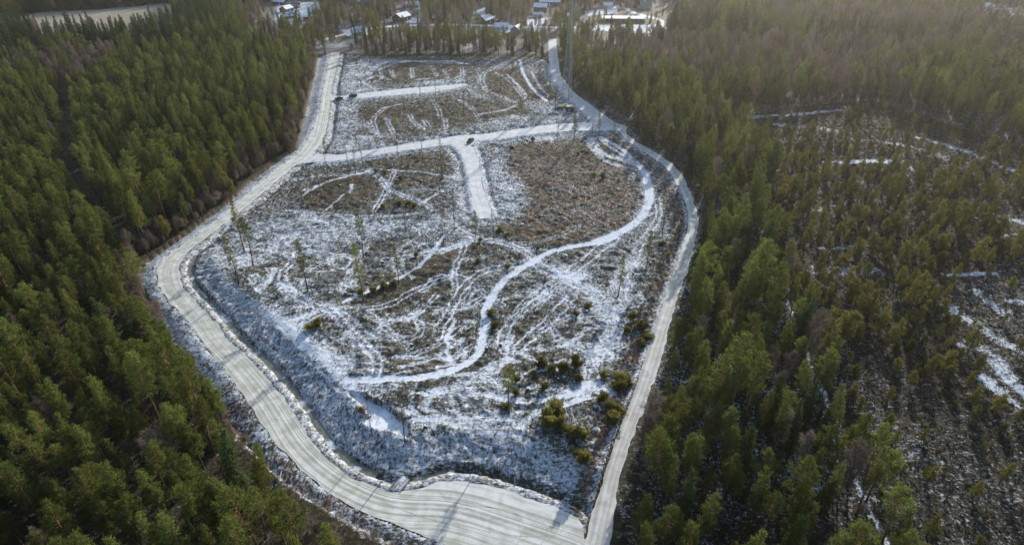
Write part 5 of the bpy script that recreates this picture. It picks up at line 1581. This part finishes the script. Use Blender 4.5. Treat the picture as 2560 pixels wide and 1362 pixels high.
def brush_pile():
    x, y = P(1385, 287)
    r = np.random.default_rng(77)
    mb = MB()
    for k in range(160):
        c = r.normal(0, 1, 3) * np.array([1.5, .8, 0]); c[2] = .1 + .9 * math.exp(-(c[0] / 1.6) ** 2 - (c[1] / 1.0) ** 2) * r.uniform(.2, 1)
        d = r.normal(0, 1, 3) * np.array([1, .7, .3]); d /= np.linalg.norm(d); L = r.uniform(.4, 1.3)
        mb.tube([c - d * L / 2, c + d * L / 2], [.05, .02], 4, False)
    o = mb.build('brush_pile', mat_plain('rusty_brush', (.16, .085, .05), .9, 0, .4, 2)); o.location = (x, y, zat(x, y))
    tag(o, 'rusty brown brush pile left of the equipment hut', 'brush pile')
brush_pile()
# tyre marks turning on the wide part of the road
def tyre_arc(pts, w, label):
    pl = catmull(PL(pts), 1.0)
    t = np.gradient(pl, axis=0); t /= np.linalg.norm(t, axis=1)[:, None]; n_ = np.stack([-t[:, 1], t[:, 0]], 1)
    ribbon('tyre_mark', pl + n_ * w / 2, pl - n_ * w / 2, .044, M['tyre_mark'], 2, label, 'tyre mark')
M['tyre_mark'] = mat_road('tyre_marked_gravel', (.44, .44, .40), (.33, .33, .29), (.55, .55, .52), .6)
tyre_arc([(1290, 1362), (1306, 1330), (1305, 1300), (1285, 1280), (1230, 1268), (1150, 1262)], .15, 'inner tyre mark curling on the turning area')
tyre_arc([(1352, 1362), (1366, 1335), (1362, 1310), (1335, 1285), (1280, 1270)], .15, 'outer tyre mark curling on the turning area')
tyre_arc([(1130, 1305), (1230, 1330), (1310, 1340), (1390, 1338)], .18, 'long tyre mark across the turning area')
tyre_arc([(1100, 1240), (1180, 1258), (1270, 1278), (1350, 1305)], .15, 'upper tyre mark across the turning area')
tyre_arc([(960, 1255), (1050, 1290), (1150, 1318), (1250, 1350)], .18, 'tyre mark leaving the turning area to the left')

# ------------------------------------------------------------------ houses of the village
def roof_mat(nm, col, snow): return mat_patchy(nm, col, (.72, .75, .80), snow, .35, .7)
RM_ = {'snow': roof_mat('snowy_roof', (.45, .46, .48), .9), 'grey': roof_mat('grey_roof', (.22, .24, .27), .45), 'blue': roof_mat('frosted_blue_roof', (.24, .28, .35), .5), 'dark': roof_mat('dark_roof', (.05, .05, .055), .1), 'green': roof_mat('grey_green_roof', (.12, .15, .14), .2)}
WM_ = {'brown': mat_boards('brown_boards', (.085, .048, .030)), 'red': mat_boards('red_boards', (.16, .035, .025)), 'white': mat_boards('white_boards', (.62, .60, .56)), 'grey': mat_boards('grey_boards', (.22, .22, .22)), 'cream': mat_boards('cream_boards', (.50, .42, .30)), 'blue': mat_boards('pale_blue_boards', (.30, .38, .42)), 'black': mat_boards('tarred_boards', (.035, .036, .042))}
M['pane'] = mat_plain('window_pane', (.03, .04, .05), .1, 0, .2, 1, .7)
M['frame'] = mat_plain('window_frame', (.7, .7, .68), .5, 0, .05)
M['brick'] = mat_plain('chimney_brick', (.22, .10, .07), .9, 0, .3, 6)
def house(px, py, L, W, hw, hr, rot, wall, roof, label, name='house', porch=False):
    x, y = P(px, py)
    y += W * .5 * abs(math.cos(R(rot))) + L * .5 * abs(math.sin(R(rot)))
    root = empty(name, (x, y, 0), R(rot))
    tag(root, label, 'house' if name == 'house' else name.replace('_', ' '))
    w = MB(); w.prism([(-W / 2, -.5), (W / 2, -.5), (W / 2, hw), (0, hw + hr), (-W / 2, hw)], 'x', -L / 2, L / 2); w.build('wall', WM_[wall], root)
    ov = .55; sl = hr / (W / 2); t = .16
    rf = MB()
    e = W / 2 + ov
    rf.prism([(-e, hw - sl * ov + .03), (0, hw + hr + .03), (e, hw - sl * ov + .03), (e, hw - sl * ov + .03 + t), (0, hw + hr + .03 + t), (-e, hw - sl * ov + .03 + t)], 'x', -L / 2 - ov, L / 2 + ov)
    ro = rf.build('roof', RM_[roof], root)
    if L > 7:
        c = MB(); c.box((L * .18, W * .08, hw + hr + .35), (.8, .6, 1.5)); c.build('chimney', M['brick'], ro)
    k = max(2, int(L / 3.2))
    for i in range(k):
        u = -L / 2 + L * (i + .5) / k
        for s in (-1, 1):
            if s == -1 and i == k // 2:
                d = MB(); d.box((u, s * (W / 2 + .03), 1.05), (1.0, .08, 2.1)); dd = d.build('door', M['frame'], root)
                h = MB(); h.box((u + .36, s * (W / 2 + .10), 1.05), (.06, .08, .14)); h.build('handle', M['galv'], dd)
                continue
            f = MB(); f.box((u, s * (W / 2 + .02), hw * .55), (1.35, .08, 1.35)); fo = f.build('window', M['frame'], root)
            p = MB(); p.box((u, s * (W / 2 + .065), hw * .55), (1.12, .03, 1.12)); p.build('pane', M['pane'], fo)
    for s in (-1, 1):
        for v in ((-W / 4, hw * .55), (W / 4, hw * .55)):
            f = MB(); f.box((s * (L / 2 + .02), v[0], v[1]), (.08, 1.25, 1.25)); fo = f.build('window', M['frame'], root)
            p = MB(); p.box((s * (L / 2 + .065), v[0], v[1]), (.03, 1.02, 1.02)); p.build('pane', M['pane'], fo)
    return root
house(1001, 56, 13, 9, 3.4, 2.6, 62, 'brown', 'snow', 'brown gabled house with half snowy roof in front of the far birches')
house(1214, 61, 12, 8.5, 2.9, 2.8, 55, 'brown', 'snow', 'small steep roofed house just right of a dark spruce')
house(1254, 78, 10, 7, 3.0, 2.2, 8, 'white', 'snow', 'pale house behind the tree strip, middle distance')
house(1293, 85, 9, 7.5, 2.6, 2.6, 68, 'grey', 'blue', 'blue roofed house right of the pale one behind the tree strip')
house(1330, 90, 7, 6, 2.6, 2.2, 40, 'cream', 'snow', 'small sunlit cream house beside the tan field', 'cabin')
house(1352, 33, 11, 9, 4.6, 2.4, -8, 'brown', 'snow', 'two storey brown house with broad snowy roof in the village')
house(1346, 45, 8, 6, 2.6, 1.2, -5, 'white', 'snow', 'low white garage in front of the two storey brown house', 'garage')
house(1376, 16, 18, 9, 3.4, 1.8, -10, 'brown', 'snow', 'long low house with snowy roof behind the two storey house')
house(1420, 8, 14, 8, 3.0, 2.0, -6, 'white', 'snow', 'far snowy roofed house left of the mast top')
house(1462, 66, 6, 5, 2.4, 1.6, 35, 'grey', 'snow', 'tiny shed with bright snowy roof right of the mast', 'shed')
house(912, 26, 13, 9, 5.5, 2.6, 4, 'black', 'dark', 'tall dark house with dark roof at the top left of the village')
house(893, 92, 9, 8, 2.8, 2.8, 28, 'grey', 'blue', 'house with frosted blue roof behind the asphalt road hedge')
house(712, 32, 10, 7, 2.8, 2.0, 70, 'red', 'snow', 'red house with snowy roof at the left of the village')
house(731, 22, 10, 7, 2.8, 1.8, -5, 'brown', 'green', 'house with grey green roof behind the red one')
house(724, 48, 9, 6.5, 2.4, 2.2, 25, 'grey', 'blue', 'low house with pale blue roof in front of the red one')
house(782, 42, 15, 9, 3.2, 3.2, 118, 'brown', 'grey', 'large house with broad grey roof at the left of the village')
house(778, 50, 13, 5, 2.4, 1.0, 4, 'black', 'snow', 'long flat snowy carport in front of the broad grey roof', 'carport')
house(697, 14, 13, 8, 2.8, 2.2, -22, 'brown', 'snow', 'snowy roofed house at the top left of the village')
house(1830, 10, 12, 8, 4.5, 2.6, 10, 'white', 'snow', 'white house at the far snowy lane, upper right')
house(2492, 50, 9, 7, 3.5, 2.0, -12, 'blue', 'snow', 'pale blue house in the forest at the upper right')
house(1560, 57, 34, 11, 2.8, .5, -3, 'brown', 'snow', 'long low building with pale snowy roof right of the mast', 'hall')
house(1616, 24, 8, 7, 4.0, 2.6, 20, 'blue', 'green', 'blue green house above the white yard')
house(1186, 8, 12, 8, 3.2, 2.2, 6, 'brown', 'snow', 'far snowy roofed house in the middle of the village top')
house(1024, 22, 14, 8, 3.0, 2.0, 14, 'grey', 'snow', 'far grey house with snowy yard behind the brown gabled house')
house(1520, 22, 8, 6, 2.6, 1.8, 12, 'white', 'snow', 'small white house above the white yard, left', 'cottage')
house(2160, 4, 11, 8, 3.4, 2.2, 5, 'white', 'snow', 'far white house at the top edge over the right forest')
house(2470, 26, 10, 7, 3.0, 2.2, 9, 'white', 'snow', 'white house behind the pale blue one at the upper right')
house(562, 45, 9, 6, 2.8, 1.8, -20, 'brown', 'snow', 'small snowy roofed house right of the tan field')
house(70, 152, 11, 7, 2.8, 1.8, 3, 'grey', 'snow', 'low snowy roofed building by the asphalt road at far left', 'barn')

# ------------------------------------------------------------------ the air
def haze():
    m, nt, out = new_mat('haze_air'); g = N(nt)
    v = g.n('ShaderNodeVolumePrincipled')
    v.inputs['Color'].default_value = (.86, .83, .77, 1); v.inputs['Density'].default_value = HAZE
    v.inputs['Anisotropy'].default_value = .68
    g.l(v.outputs[0], out.inputs['Volume'])
    mb = MB(); lo, hi = -3.5, 108
    mb.box((0, 250, (lo + hi) / 2), (1900, 1500, hi - lo))
    o = mb.build('haze', m)
    tag(o, 'thin pale winter haze over the whole forest', 'haze', kind='stuff')
HAZE = .00010
if HAZE: haze()
